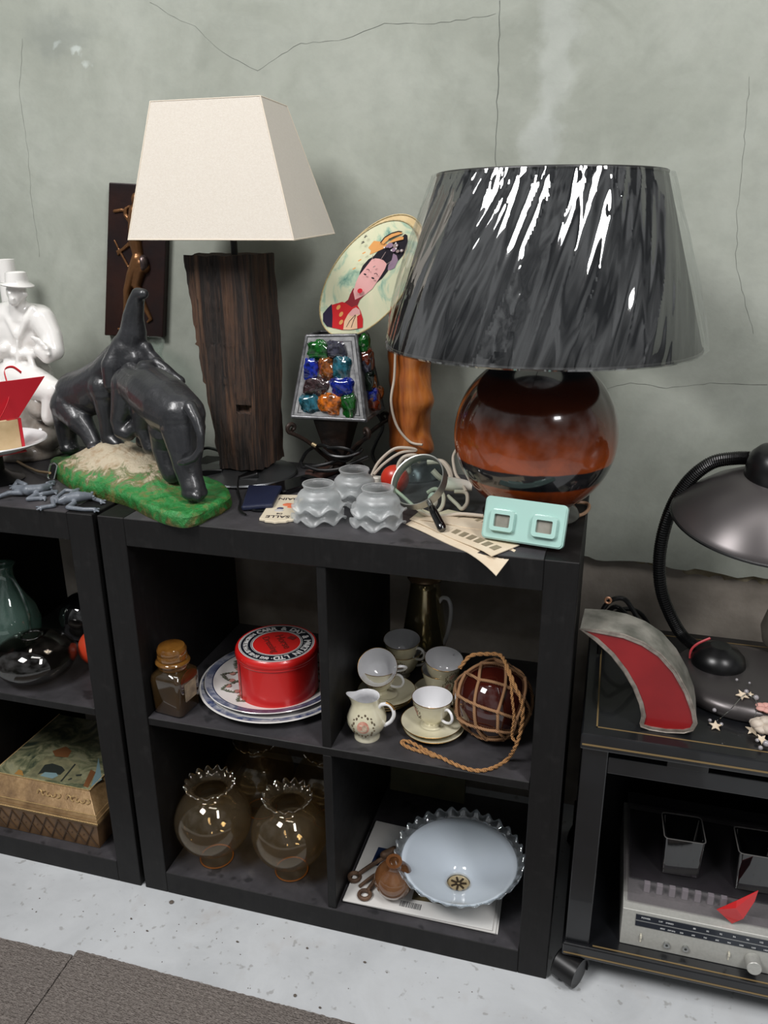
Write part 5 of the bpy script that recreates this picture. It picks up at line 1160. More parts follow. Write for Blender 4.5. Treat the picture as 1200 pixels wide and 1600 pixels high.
# ---- papers, opal shade, brown bottle and iron hooks
paper = pm('white_paper', sr(208, 206, 202), .55, c2=sr(216, 214, 210), ns=12)
def mag(label, poly, z0, z1, extra=()):
    c = V(sum(p[0] for p in poly) / 4, sum(p[1] for p in poly) / 4, z0)
    t = thing('magazine', label, 'magazine', tuple(c), 'magazines under the opal shade')
    m = MB(); m.prism(poly, z0, z1); obj('pages', m, paper, t, smooth=0, bevel=.0006)
    for nm, mt, mk in extra: m = MB(); mk(m); obj(nm, m, mt, t, smooth=0)
mag('white magazine lowest of the pile under the opal shade', [(.413, .024), (.700, .024), (.692, .222), (.412, .236)], FZ + .0004, FZ + .0036)
mag('white magazine in the middle of the pile under the opal shade', [(.410, .020), (.696, .021), (.689, .225), (.410, .240)], FZ + .0040, FZ + .0072)
def pic(m): m.prism([(.535, .052), (.628, .058), (.62, .19), (.53, .20)], FZ + .0108, FZ + .0110)
def blue(m): m.prism([(.436, .115), (.474, .117), (.478, .165), (.438, .165)], FZ + .0108, FZ + .0110)
def bars(m):
    r = random.Random(3)
    x = .516
    while x < .556:
        w = r.choice((.0008, .0012, .0018)); m.prism([(x, .031), (x + w, .0311), (x + w, .0445), (x, .0445)], FZ + .0108, FZ + .0110); x += w + r.choice((.0008, .0014))
    
mag('white magazine on top of the pile, with barcode and dark picture', [(.411, .017), (.690, .022), (.684, .226), (.412, .238)], FZ + .0076, FZ + .0108,
    (('cover_picture', pm('dark_picture', sr(56, 54, 46), .3, c2=sr(104, 92, 62), ns=60), pic), ('blue_picture', pm('blue_print', sr(34, 50, 84), .3), blue), ('barcode', pm('barcode_ink', sr(70, 70, 72), .6), bars)))
t = thing('folder', 'dark olive cover standing against the back behind the opal shade', 'book', (.48, .34, FZ))
Mx = Matrix.Translation((.495, .352, FZ + .0008)) @ Matrix.Rotation(-.03, 4, 'Z') @ Matrix.Rotation(-.16, 4, 'X'); m = MB(); m.box(-.085, .085, 0, .010, 0, .125, Mx); obj('cover', m, pm('olive_cover', sr(78, 78, 56), .6, c2=sr(98, 92, 64), ns=14), t, smooth=0, bevel=.001)
m = MB(); m.box(-.084, .0845, .0025, .0075, .002, .1256, Mx); obj('page_edge', m, paper, t, smooth=0)
m = MB(); m.box(-.015, .045, -.0006, 0, .055, .085, Mx); obj('cover_picture', m, pm('brown_print', sr(94, 62, 42), .6, c2=sr(70, 60, 44), ns=50), t, smooth=0)
OX, OY = .613, .106
t = thing('opal_lampshade', 'white opal glass lampshade with a frilled clear edge, lying upturned', 'lamp shade', (OX, OY, FZ + .011))
tilt = Matrix.Translation((OX, OY, FZ + .011)) @ Matrix.Rotation(.03, 4, 'X')
opal = pm('opal_glass', sr(196, 206, 216), .12, coat=.6, c2=sr(204, 214, 222), ns=6)
def frill(a, r, z, j):
    k = max(0, (r - .106) / .014); return r * (1 + .012 * k * math.cos(30 * a)), z + .0046 * k * math.cos(30 * a)
OP = [(.0225, .002), (.0215, .010), (.0225, .014), (.032, .0205), (.052, .031), (.076, .045), (.098, .060), (.107, .067)]
m = MB(); m.lathe(OP, 120, M=tilt); o = obj('opal_bowl', m, opal, t, smooth=180, solid=.0022)
m = MB(); m.lathe([(.107, .067), (.111, .0705), (.1155, .075), (.1195, .079)], 360, M=tilt, fn=frill); obj('frilled_edge', m, thin('clear_frill', (.90, .93, .95, 1), gloss=.10, rough=.04, edge=.5, milk=.12, milkc=(.8, .85, .88, 1)), t, smooth=180, solid=.0018)
m = MB(); m.lathe([(0, .0035), (.0212, .0035), (.0212, .006), (0, .006)], 40, M=tilt); obj('neck_plate', m, pm('pale_brass', sr(182, 160, 118), .4, metal=.4, c2=sr(206, 190, 156), ns=60), t)
m = MB()
for i in range(7): a = 2 * PI * i / 7 + .2; m.box(.003, .015, -.0016, .0016, .0062, .0085, tilt @ Matrix.Rotation(a, 4, 'Z'))
obj('fretwork', m, pm('dark_fret', sr(52, 42, 30), .5), t, smooth=0)
rust = pm('rusty_iron', sr(74, 56, 44), .6, metal=.3, c2=sr(110, 84, 64), ns=50, bump=.4, bs=150)
bz = FZ + .0115
BC = V(.500, .054, bz + .0375)
t = thing('glass_bottle', 'small round brown glass bottle lying on the magazines', 'bottle', tuple(BC))
bx = frame(BC, V(1, .3, 0), V(.25, -.2, 1)); m = MB()
m.lathe([(0, -.032), (.012, -.0305), (.022, -.024), (.030, -.012), (.0325, 0), (.030, .012), (.022, .023), (.013, .029), (.010, .033), (.0095, .042), (.013, .046), (.013, .049), (.008, .049), (.0075, .034), (.0, .030)], 48, M=bx @ Matrix.Rotation(-PI / 2, 4, 'X') @ Matrix.Scale(1.14, 4)); obj('bottle_body', m, pm('brown_glass', sr(116, 74, 44), .10, trans=.35, coat=.8, c2=sr(140, 98, 64), ns=24), t, smooth=60)
def strap(mb, pts, w, th, hole=True):
    P = [at(u, v, z=bz + dz) for u, v, dz in pts]; mb.tube(smoothpath(P, 5), [w] * ((len(P) - 1) * 5 + 1), 8)
    if hole:
        c = P[0]; d = (P[0] - P[1]).normalized(); c = c + d * .009; mb.tube([c + V(math.cos(i * PI / 8) * .0105, math.sin(i * PI / 8) * .0105, 0) for i in range(16)], w * .95, 8, closed=True)
t = thing('iron_bracket', 'rusty iron bracket with eyelet arms beside the brown glass bottle', 'bracket', tuple(at(590, 1370, z=bz)))
m = MB(); strap(m, ((560, 1366, .006), (580, 1352, .010), (600, 1340, .018)), .0042, .003); obj('arm', m, rust, t)
m = MB(); strap(m, ((574, 1392, .006), (584, 1378, .010), (598, 1358, .022)), .0042, .003); obj('arm', m, rust, t)
m = MB(); strap(m, ((562, 1385, .004), (584, 1368, .006), (600, 1360, .012)), .0034, .003, False); obj('arm', m, rust, t)
m = MB(); m.chain([(at(600, 1336, z=bz + .022), .008), (at(616, 1330, z=bz + .022), .010), (at(622, 1352, z=bz + .022), .007)], 12); obj('collar', m, rust, t)
# ------------------------------------------------------------------ inside the left shelf
smoky = thin('smoky_glass', (.68, .66, .63, 1), gloss=.06, rough=.02, edge=.30)
t_ = (-.236, .072, SZ)
m = MB(); m.lathe([(0, .002), (.025, .001), (.045, .006), (.066, .020), (.078, .040), (.077, .056), (.062, .076), (.040, .088), (.022, .0925), (.018, .0925), (.017, .091)], 72, t_); o = tag(obj('glass_vase', m, smoky, origin=t_, smooth=180, solid=-.0028), 'flattened smoky grey glass vase at the front of the left shelf', 'vase')
m = MB(); m.tube([(t_[0] + .0192 * math.cos(a * PI / 16), t_[1] + .0192 * math.sin(a * PI / 16), SZ + .0922) for a in range(32)], .0018, 8, closed=True); obj('mouth_rim', m, thin('rim_grey', (.6, .6, .58, 1), gloss=.25, rough=.05), o)
t_ = (-.235, .235, SZ + .055)
m = MB(); m.ball(t_, .0545, 48, 32); tag(obj('glass_ball', m, pm('black_glass', sr(12, 12, 13), .05, coat=1.0), smooth=180, origin=t_), 'shiny black glass ball behind the smoky vase', 'ball')
t_ = (-.150, .150, SZ + .038)
m = MB(); m.ball(t_, .0375, 40, 26); tag(obj('ball', m, pm('orange_ball', sr(206, 62, 34), .4, c2=sr(196, 74, 44), ns=60, bump=.15, bs=200), smooth=180, origin=t_), 'orange red ball half hidden by the left shelf side', 'ball')
t_ = (-.375, .175, SZ)
t = thing('glass_jug', 'pale green glass jug with a thin handle, cut by the left edge', 'jug', t_)
m = MB(); m.lathe([(0, .003), (.034, .001), (.044, .008), (.055, .030), (.058, .055), (.050, .085), (.034, .112), (.022, .135), (.0175, .160), (.019, .178), (.024, .186)], 56, t_); obj('jug_body', m, thin('green_glass', (.55, .72, .64, 1), gloss=.07, rough=.03, edge=.45, milk=.32, milkc=(.30, .46, .40, 1)), t, smooth=180, solid=-.002)
m = MB(); m.tube(smoothpath([V(*t_) + V(x, -x * .3, z) for x, z in ((.018, .165), (.030, .160), (.050, .135), (.064, .095), (.064, .060), (.055, .04))], 6), .0036, 8); obj('handle', m, thin('handle_glass', (.62, .78, .72, 1), gloss=.2, rough=.05, edge=.5), t)
# ---- gilded casket with painted lid
t = thing('casket', 'gilded casket with a painted lid on the lower left shelf', 'box', (-.24, .12, FZ))
N = Nodes('old_gilding'); c = N.ramp(N.noise(26, 5, .65), [(.3, sr(100, 76, 50)), (.55, sr(142, 114, 78)), (.75, sr(170, 142, 104))]); N.put(N.p, 'Base Color', c); N.p.inputs['Roughness'].default_value = .42; N.p.inputs['Metallic'].default_value = .35; N.bump(N.noise(120, 4), .3); gild = N.m
dark_gild = pm('dark_gilding', sr(96, 72, 48), .5, metal=.3, c2=sr(122, 92, 62), ns=30, bump=.3, bs=120)
def frust(mb, x0, x1, y0, y1, z0, s0, z1, s1): mb.hexa([V(x0 + s0, y0 + s0, z0), V(x1 - s0, y0 + s0, z0), V(x1 - s0, y1 - s0, z0), V(x0 + s0, y1 - s0, z0)], [V(x0 + s1, y0 + s1, z1), V(x1 - s1, y0 + s1, z1), V(x1 - s1, y1 - s1, z1), V(x0 + s1, y1 - s1, z1)])
X0, X1, Y0, Y1 = -.405, -.101, .010, .300
m = MB(); frust(m, X0, X1, Y0, Y1, FZ + .0005, .012, FZ + .064, .004); obj('casket_body', m, dark_gild, t, smooth=0, bevel=.001)
m = MB()
nd = 10
for i in range(nd):
    xa = X0 + .014 + (X1 - X0 - .028) * i / nd; xb = X0 + .014 + (X1 - X0 - .028) * (i + 1) / nd; xm = (xa + xb) / 2
    fy = lambda z: Y0 + .012 - .008 * (z - .0005) / .0635 - .0008
    for (p, q) in (((xa, .006), (xb, .058)), ((xa, .058), (xb, .006)), ((xa, .032), (xa, .033))):
        m.tube([(p[0], fy(p[1]), FZ + p[1]), (q[0], fy(q[1]), FZ + q[1])], .0016, 6)
obj('diamond_relief', m, pm('relief_shade', sr(74, 56, 40), .5, metal=.3), t, smooth=60)
m = MB(); frust(m, X0, X1, Y0, Y1, FZ + .064, .002, FZ + .072, -.003); frust(m, X0 - .004, X1 + .004, Y0 - .004, Y1 + .004, FZ + .074, 0, FZ + .082, .002); frust(m, X0 - .004, X1 + .004, Y0 - .004, Y1 + .004, FZ + .082, .004, FZ + .088, .008); frust(m, X0, X1, Y0, Y1, FZ + .088, .006, FZ + .119, .038)
lid = obj('lid', m, gild, t, smooth=0, bevel=.0008)
m = MB()
def beads(p, q, r, st):
    p, q = V(*p), V(*q); k = int((q - p).length / st)
    for i in range(k + 1): m.ball(p.lerp(q, i / k), r, 6, 4)
zz = FZ + .1195
beads((X0 + .036, Y0 + .036, zz), (X1 - .036, Y0 + .036, zz), .0015, .0034); beads((X1 - .036, Y0 + .036, zz), (X1 - .036, Y1 - .036, zz), .0015, .0034); beads((X0 + .036, Y0 + .036, zz), (X0 + .036, Y1 - .036, zz), .0015, .0034)
beads((X0 - .003, Y0 - .0035, FZ + .076), (X1 + .003, Y0 - .0035, FZ + .076), .0016, .0036); beads((X0 + .002, Y0 + .003, FZ + .0905), (X1 - .002, Y0 + .003, FZ + .0905), .0012, .003)
for xx in (X1 - .075, X0 + .16):
    for i in range(5): a = i * 1.1; m.tube([(xx + i * .011 + .005 * math.cos(b), Y0 + .0190 + .003 * math.sin(b) * .5, FZ + .107 + .005 * math.sin(b)) for b in [a + q * .55 for q in range(8)]], .0011, 5)
obj('gilt_beading', m, pm('bright_gilt', sr(206, 176, 124), .35, metal=.5), lid, smooth=60)
N = Nodes('painted_scene'); c = N.ramp(N.noise(18, 4, .6, dist=1.5), [(.34, sr(50, 60, 50)), (.46, sr(92, 96, 72)), (.58, sr(140, 138, 108)), (.74, sr(104, 112, 100))]); N.put(N.p, 'Base Color', c); N.p.inputs['Roughness'].default_value = .3; N.p.inputs['Coat Weight'].default_value = .4
pcol = [N.m, pm('paint_stone', sr(126, 122, 92), .35, c2=sr(96, 96, 74), ns=60), pm('paint_dark', sr(42, 46, 42), .35), pm('paint_ochre', sr(150, 112, 60), .35), pm('paint_blue', sr(112, 136, 140), .35), pm('paint_brown', sr(112, 74, 46), .35)]
m = MB(); zt = FZ + .1198; m.prism([(X0 + .037, Y0 + .037), (X1 - .037, Y0 + .037), (X1 - .037, Y1 - .037), (X0 + .037, Y1 - .037)], FZ + .1175, zt)
def patch(col, pts, k): m.cur = col; m.add([(at(u, v, z=zt).x, at(u, v, z=zt).y, zt + k * .00012) for u, v in pts], [tuple(range(len(pts)))])
cr = lambda *a: [(x / 6.667 - 2, 1126 + y / 6.95) for x, y in a]
patch(1, cr((270, 600), (500, 380), (640, 400), (820, 460), (880, 690), (640, 660), (420, 630)), 1); patch(2, cr((405, 585), (480, 480), (560, 465), (660, 500), (690, 540), (640, 590), (500, 560)), 2); patch(4, cr((430, 600), (480, 560), (600, 570), (620, 600), (560, 630)), 3)
patch(4, cr((960, 720), (1010, 560), (1040, 400), (1075, 640)), 1); patch(5, cr((880, 710), (960, 530), (1010, 560), (930, 730)), 2); patch(3, cr((160, 580), (210, 530), (245, 545), (260, 600)), 2)
patch(2, cr((640, 660), (790, 470), (805, 475), (655, 665)), 3); patch(5, cr((560, 330), (700, 280), (760, 330), (720, 400), (590, 390)), 2); patch(2, cr((800, 590), (870, 580), (860, 600), (810, 605)), 3); patch(2, cr((720, 640), (760, 620), (765, 635), (725, 650)), 3)
obj('painted_panel', m, pcol, lid, smooth=0)

# ------------------------------------------------------------------ black hi-fi trolley
lacq = pm('black_lacquer', sr(16, 17, 19), .32, coat=.3, c2=sr(22, 23, 26), ns=20, bump=.05, bs=80); goldl = pm('gold_line', sr(140, 118, 80), .45, metal=.4)
RX0, RX1, RY0, RY1, RT = .812, 1.40, .0, .385, .510
t = thing('hifi_trolley', 'black hi-fi trolley with gold lines and castors at the right', 'trolley', (RX0, 0, 0))
m = MB(); m.box(RX0, RX1, RY0, RY1, RT - .028, RT); obj('top_board', m, lacq, t, smooth=0, bevel=.003)
m = MB(); m.box(RX0, RX1, RY0 + .004, RY1, .060, .086); obj('bottom_board', m, lacq, t, smooth=0, bevel=.003)
for x in (RX0 + .004, RX1 - .044): m = MB(); m.box(x, x + .040, RY0 + .012, RY1 - .004, .086, RT - .028); obj('side_panel', m, lacq, t, smooth=0, bevel=.002)
m = MB(); m.box(RX0 + .044, RX1 - .044, RY1 - .012, RY1 - .004, .086, RT - .028); obj('back_panel', m, lacq, t, smooth=0)
m = MB(); m.box(RX0 + .044, RX1 - .044, RY0 + .014, RY0 + .03, RT - .075, RT - .045)
m.box(RX0 + .13, RX0 + .19, RY0 + .014, RY0 + .03, RT - .047, RT - .028); m.box(RX0 + .044, RX1 - .044, RY0 + .03, RY0 + .04, RT - .075, RT - .028)
obj('apron', m, lacq, t, smooth=0, bevel=.0015)
for q in ((RX0 + .003, RX1, RY0 - .0006, RY0 + .002, RT - .0200, RT - .0172), (RX0 + .003, RX1, RY0 + .0034, RY0 + .006, .0660, .0688), (RX0 + .05, RX1, RY0 + .010, RY0 + .0125, .0858, .0866),
          (RX0 + .022, RX1, .022, .0245, RT - .001, RT + .0004), (RX0 + .022, RX0 + .0245, .022, RY1 - .022, RT - .001, RT + .0004), (RX0 + .022, RX1, RY1 - .0245, RY1 - .022, RT - .001, RT + .0004)):
    m = MB(); m.box(*q); obj('gold_inlay', m, goldl, t, smooth=0)
for x, y in ((.828, .010), (1.36, .010), (.835, .34), (1.36, .34)):
    m = MB()
    for s in (-.016, .010):
        m.lathe([(0, 0), (.0255, 0), (.0275, .003), (.0275, .011), (.0255, .014), (0, .014)], 32, M=Matrix.Translation((x, y, .0275)) @ Matrix.Rotation(-.5, 4, 'Z') @ Matrix.Rotation(PI / 2, 4, 'Y') @ Matrix.Translation((0, 0, s - .006)))
    c = obj('castor', m, black_plastic, t)
    m = MB(); Mh = Matrix.Translation((x, y, .0275)) @ Matrix.Rotation(-.5, 4, 'Z'); prof = [(math.cos(a) * .0295, math.sin(a) * .0295) for a in [PI * i / 14 - .15 for i in range(16)]] + [(math.cos(a) * .026, math.sin(a) * .026) for a in [PI * (14 - i) / 14 - .15 for i in range(16)]]
    for (x0, x1) in ((-.019, .021),): m.prism(prof, x0, x1, Mh @ Matrix.Rotation(PI / 2, 4, 'Z') @ Matrix.Rotation(PI / 2, 4, 'X'))
    m.tube([(x, y + .006, .05), (x, y + .006, .0605)], .008, 12); obj('castor_hood', m, black_plastic, c)
# ---- music centre
silver = pm('brushed_silver', sr(168, 168, 162), .42, metal=.3, c2=sr(176, 176, 170), ns=200)
AX0, AX1, AY0 = .906, 1.36, .030
AZ = .0866
t = thing('music_centre', 'silver music centre with a tuning dial and smoked cover', 'hi-fi', (AX0, AY0, AZ))
m = MB(); m.add([(x, y, z) for x in (AX0, AX1) for y, z in ((AY0, AZ), (AY0 + .010, AZ + .066), (AY0 + .040, AZ + .074), (AY0 + .27, AZ + .080), (AY0 + .27, AZ))], [(0, 1, 2, 3, 4), (9, 8, 7, 6, 5)] + [(i, (i + 1) % 5, 5 + (i + 1) % 5, 5 + i) for i in range(5)]); obj('chassis', m, silver, t, smooth=0, bevel=.001)
Fm = frame((AX0, AY0 - .0004, AZ), (1, 0, 0), (0, .010, .066))
def fp(m, x0, x1, y0, y1, d=.001): m.box(x0, x1, y0, y1, -.0005, d, Fm)
m = MB(); fp(m, .022, .44, .040, .061); scale_ = obj('tuning_scale', m, pm('dial_black', sr(26, 32, 42), .25, coat=.4), t, smooth=0)
m = MB(); fp(m, .022, .44, .0497, .0513, .0015); obj('dial_line', m, pm('dial_silver', sr(140, 142, 142), .35, metal=.5), scale_, smooth=0)
m = MB(); ink2 = pm('dial_white', sr(196, 198, 198), .5)
def lab(s, x, y, sz): vs, fs, w = letters(s, sz, .00008, .00005); m.add(vs, fs, Fm @ Matrix.Translation((x, y, .0013)))
lab('POWER', .038, .0555, .0042); lab('LW', .062, .0552, .0042); lab('STEREO', .076, .0552, .0036)
for i, s in enumerate(('88', '90', '92', '94', '98', '102', '106', '108')): lab(s, .115 + .0205 * i, .0550, .0042)
lab('MW', .066, .0425, .0042); lab('AM kHz', .080, .0425, .0036)
for i, s in enumerate(('550', '600', '700', '800', '900', '1000', '1200', '1400', '1600')): lab(s, .096 + .0185 * i, .0425, .0036)
obj('dial_lettering', m, ink2, scale_, smooth=0)
for x, y in ((.075, .016), (.105, .0165)): m = MB(); m.lathe([(.0022, .001), (.0022, .004), (.0052, .004), (.0052, 0), (0, 0)], 20, M=Fm @ Matrix.Translation((x, y, 0))); obj('socket', m, chrome, t)
for x, y in ((.033, .018), (.172, .019)): m = MB(); m.box(x - .0012, x + .0012, y - .008, y + .008, 0, .0008, Fm); m.box(x - .0016, x + .0016, y + .001, y + .006, .0008, .004, Fm); obj('slider', m, pm('slider_cream', sr(196, 192, 176), .4), t, smooth=0)
m = MB(); m.lathe([(0, .022), (.0105, .022), (.0115, .021), (.0120, .002), (.0125, 0), (0, 0)], 40, M=Fm @ Matrix.Translation((.208, .021, 0))); obj('tuning_knob', m, silver, t)
m = MB(); cy0 = AY0 + .020
cv = [(cy0, AZ + .0755), (cy0 + .022, AZ + .1045), (AY0 + .262, AZ + .112), (AY0 + .262, AZ + .081)]
m.add([(x, y, z) for x in (AX0 + .006, AX1 - .006) for y, z in cv], [(0, 1, 2, 3), (7, 6, 5, 4)] + [(i, (i + 1) % 4, 4 + (i + 1) % 4, 4 + i) for i in range(3)]); obj('smoked_cover', m, thin('smoked_acrylic', (.60, .57, .60, 1), gloss=.06, rough=.06, edge=.4, milk=.10, milkc=(.25, .24, .26, 1)), t, smooth=0)
for i in range(7):  # reflections in the smoked cover, built as white blocks beneath it
    x = AX0 + .038 + .0205 * i; m = MB(); m.box(x - .005, x + .005, cy0 + .026, cy0 + .034, AZ + .0745, AZ + .094); obj('reflection_block', m, pm('reflection_white', sr(196, 192, 192), .35), t, smooth=0, bevel=.001)
m = MB(); m.box(AX0 + .012, AX1 - .012, cy0 + .05, AY0 + .25, AZ + .078, AZ + .082); obj('deck_plate', m, pm('deck_dark', sr(50, 46, 50), .5), t, smooth=0)
# ---- two black glass cups on the cover
blackg = pm('black_cup_glass', sr(10, 11, 12), .06, coat=1.0)
def cup_box(label, x, y, rz):
    z0 = AZ + .1085 + .0; t = thing('candle_holder', label, 'candle holder', (x, y, z0), 'black glass candle holders')
    Mx = Matrix.Translation((x, y, z0)) @ Matrix.Rotation(rz, 4, 'Z'); m = MB(); o1, o2, i2, i1 = rrect(.062, .062, .006, 4), rrect(.068, .068, .007, 4), rrect(.058, .058, .005, 4), rrect(.050, .050, .004, 4); n = len(o1)
    m.add([Mx @ V(a, b, zz) for r, zz in ((o1, 0), (o2, .074), (i2, .074), (i1, .012)) for a, b in r], [(k * n + i, k * n + (i + 1) % n, (k + 1) * n + (i + 1) % n, (k + 1) * n + i) for k in range(3) for i in range(n)] + [tuple(range(n - 1, -1, -1)), tuple(3 * n + i for i in range(n))]); obj('cup_body', m, blackg, t, smooth=40)
    m = MB(); m.tube([Mx @ V(a * .97, b * .97, .0740) for a, b in o2], .0011, 6, closed=True)  # edges catching the light, drawn as paler grey tubes
    for q in (1, 7, 13, 19): m.tube([Mx @ V(i2[q][0], i2[q][1], .0735), Mx @ V(i1[q][0], i1[q][1], .03)], .0009, 6)
    obj('lit_edge', m, pm('lit_edge_grey', sr(92, 90, 88), .2, coat=.5), t)
cup_box('square black glass candle holder standing nearer the trolley side', .995, .125, .04); cup_box('square black glass candle holder cut by the right edge', 1.112, .120, .02)
m = MB(); P = [at(u, v, y=AY0 + .022) for u, v in ((1119, 1420), (1150, 1404), (1184, 1392), (1178, 1408), (1160, 1432), (1143, 1443))]
m.add([p + V(0, -.004 - .003 * math.sin(i * 2.0), .003) for i, p in enumerate(P)] + [P[0].lerp(P[3], .5) + V(0, -.010, .004)], [(i, (i + 1) % 6, 6) for i in range(6)]); tag(obj('ribbon', m, pm('red_plastic', sr(196, 26, 30), .25, coat=.5), smooth=0, solid=.0008, origin=tuple(P[0])), 'crumpled red ribbon scrap on the smoked cover of the music centre', 'ribbon')

# ---- red crescent box lamp
t = thing('moon_lamp', 'tin crescent moon lamp with a red front on the trolley', 'lamp', (.93, .06, RT))
YC = .036
oc = [at(u, v, y=YC) for u, v in ((906, 987), (940, 989), (975, 996), (1005, 1008), (1032, 1026), (1056, 1053), (1074, 1085), (1085, 1115), (1088, 1134), (1082, 1145), (1068, 1149), (1040, 1148), (1015, 1144), (1001, 1139), (1000, 1134), (1003, 1122), (999, 1103), (989, 1078), (975, 1054), (955, 1028), (930, 1005))]
dz = RT + .0008 - min(p.z for p in oc); oc = [V(max(p.x, .797), YC, p.z + dz) for p in oc]
cen = V(.955, YC, .56)
def inset(pts, d):
    out = []; n = len(pts)
    for i in range(n):
        t1 = (pts[i] - pts[i - 1]).normalized(); t2 = (pts[(i + 1) % n] - pts[i]).normalized(); tt = (t1 + t2); tt = tt.normalized() if tt.length > 1e-4 else t1
        out.append(pts[i] + V(tt.z, 0, -tt.x) * d)
    return out
ic = inset(oc, .0055); n = len(oc)
tinm = pm('old_tinplate', sr(158, 155, 146), .36, metal=.35, c2=sr(104, 104, 96), ns=26, bump=.15, bs=60)
solder = pm('solder', sr(168, 158, 148), .4, metal=.5, c2=sr(120, 112, 104), ns=60)
sh_ = V(.004, .072, .0)
m = MB(); m.add(oc + [p + sh_ for p in oc], [(i, (i + 1) % n, n + (i + 1) % n, n + i) for i in range(n)] + [tuple(n + i for i in range(n))]); obj('tin_case', m, tinm, t, smooth=30)
m = MB(); m.add([p + V(0, -.0016, 0) for p in oc] + [p + V(0, -.0016, 0) for p in ic] + [p + V(0, .001, 0) for p in ic], [(i, (i + 1) % n, n + (i + 1) % n, n + i) for i in range(n)] + [(n + i, n + (i + 1) % n, 2 * n + (i + 1) % n, 2 * n + i) for i in range(n)] ); m.tube([p + V(0, -.0008, 0) for p in oc], .0014, 6, closed=True); obj('front_rim', m, solder, t, smooth=50)
m = MB(); m.add([p + V(0, .0005, 0) for p in ic], [tuple(range(n))]); obj('red_glass', m, pm('red_glass', sr(126, 10, 16), .4, c2=sr(140, 18, 22), ns=14, coat=.15), t, smooth=0)
m = MB(); c = oc[3] + V(-.055, .06, .030); m.tube([c + V(.0045 * math.cos(i * PI / 8), 0, .0045 * math.sin(i * PI / 8) + .004) for i in range(16)], .0018, 8, closed=True); obj('hanging_eye', m, pm('copper_eye', sr(176, 132, 104), .35, metal=.7), t)
# ---- desk lamp with flexible neck
t = thing('desk_lamp', 'black gooseneck desk lamp with a wide domed grey shade', 'lamp', (1.062, .20, RT))
gun = pm('gunmetal_paint', sr(84, 80, 80), .34, metal=.65); LX, LY = 1.064, .205
m = MB(); m.lathe([(0, .001), (.110, .001), (.113, .004), (.114, .012), (.111, .020), (.103, .026), (.085, .030), (0, .034)], 72, (LX, LY, RT)); obj('round_base', m, gun, t, smooth=60)
KX, KY = 1.026, .220
m = MB(); m.lathe([(.043, .030), (.044, .034), (.041, .046), (.031, .058), (.018, .064), (.016, .066), (.014, .0655), (0, .066)], 48, (KX, KY, RT)); obj('switch_dome', m, black_plastic, t, smooth=60)
NP = [at(u, v, y=yy) for u, v, yy in ((1100, 1030, .235), (1083, 1012, .25), (1064, 990, .262), (1047, 960, .262), (1034, 925, .258), (1030, 885, .252), (1034, 845, .245), (1045, 805, .238), (1062, 770, .230), (1085, 742, .222), (1115, 722, .215), (1150, 716, .206), (1172, 716, .200))]
NP = [V(p.x, p.y, max(p.z, RT + .045)) for p in NP]
P = smoothpath(NP, 22); m = MB(); m.tube(P, [.0098 + .0011 * (i % 2) for i in range(len(P))], 14); obj('flexible_neck', m, black_plastic, t, smooth=0)
SX, SY, SZs = 1.052, .178, .812
def dome(a, r, z, j): return r, z
Md = Matrix.Translation((SX, SY, SZs)) @ Matrix.Rotation(.15, 4, 'X') @ Matrix.Rotation(.07, 4, 'Y')
m = MB(); m.lathe([(.132, 0), (.1345, .001), (.134, .004), (.128, .012), (.112, .030), (.088, .052), (.060, .070), (.034, .082), (.020, .086), (0, .087)], 80, M=Md); shd = obj('lamp_shade', m, gun, t, smooth=60, solid=-.002)
m = MB(); m.lathe([(.132, -.0005), (.136, .0005), (.1358, .003), (.1335, .0045)], 80, M=Md); obj('shade_rim', m, black_plastic, shd)
m = MB(); m.lathe([(.041, .064), (.044, .074), (.044, .096), (.041, .110), (.032, .121), (.016, .128), (0, .129)], 36, M=Md); obj('shade_cap', m, black_plastic, shd)
m = MB(); m.tube(rest(smoothpath([at(u, v, z=RT + .008) + V(0, 0, dz) for u, v, dz in ((1078, 1024, .012), (1083, 1014, .024), (1095, 1004, .030), (1108, 998, .030))], 7), .0), .0021, 8); 
m.v = [V(p.x, p.y, p.z) for p in m.v]
m = MB(); m.tube(smoothpath([at(u, v, y=.225) for u, v in ((1078, 1028), (1080, 1016), (1090, 1006), (1110, 997))], 7), .0021, 8); obj('red_cable_tie', m, pm('red_tie', sr(196, 70, 76), .4), t)
# ---- black leads behind the crescent
t = thing('power_lead', 'coiled black power leads behind the crescent moon lamp', 'cable', (.87, .30, RT))
for pts in (((940, 975, .25), (941, 955, .25), (955, 938, .25), (975, 936, .25), (990, 955, .25), (1003, 980, .25), (1010, 1000, .25)), ((946, 960, .27), (962, 948, .27), (980, 962, .27), (995, 985, .27), (1002, 1005, .27)), ((948, 968, .29), (975, 952, .29), (1000, 958, .29), (1020, 985, .29), (1040, 1005, .29), (1050, 1020, .29))):
    m = MB(); q = smoothpath([at(u, v, y=yy) for u, v, yy in pts], 7); q = [q[0] + V(0, 0, -.08)] + q + [V(q[-1].x + .01, q[-1].y, RT + .006)]; m.tube([V(max(p.x, .818), p.y, max(p.z, RT + .0052)) for p in q], .0042, 8); obj('cable', m, black_plastic, t)
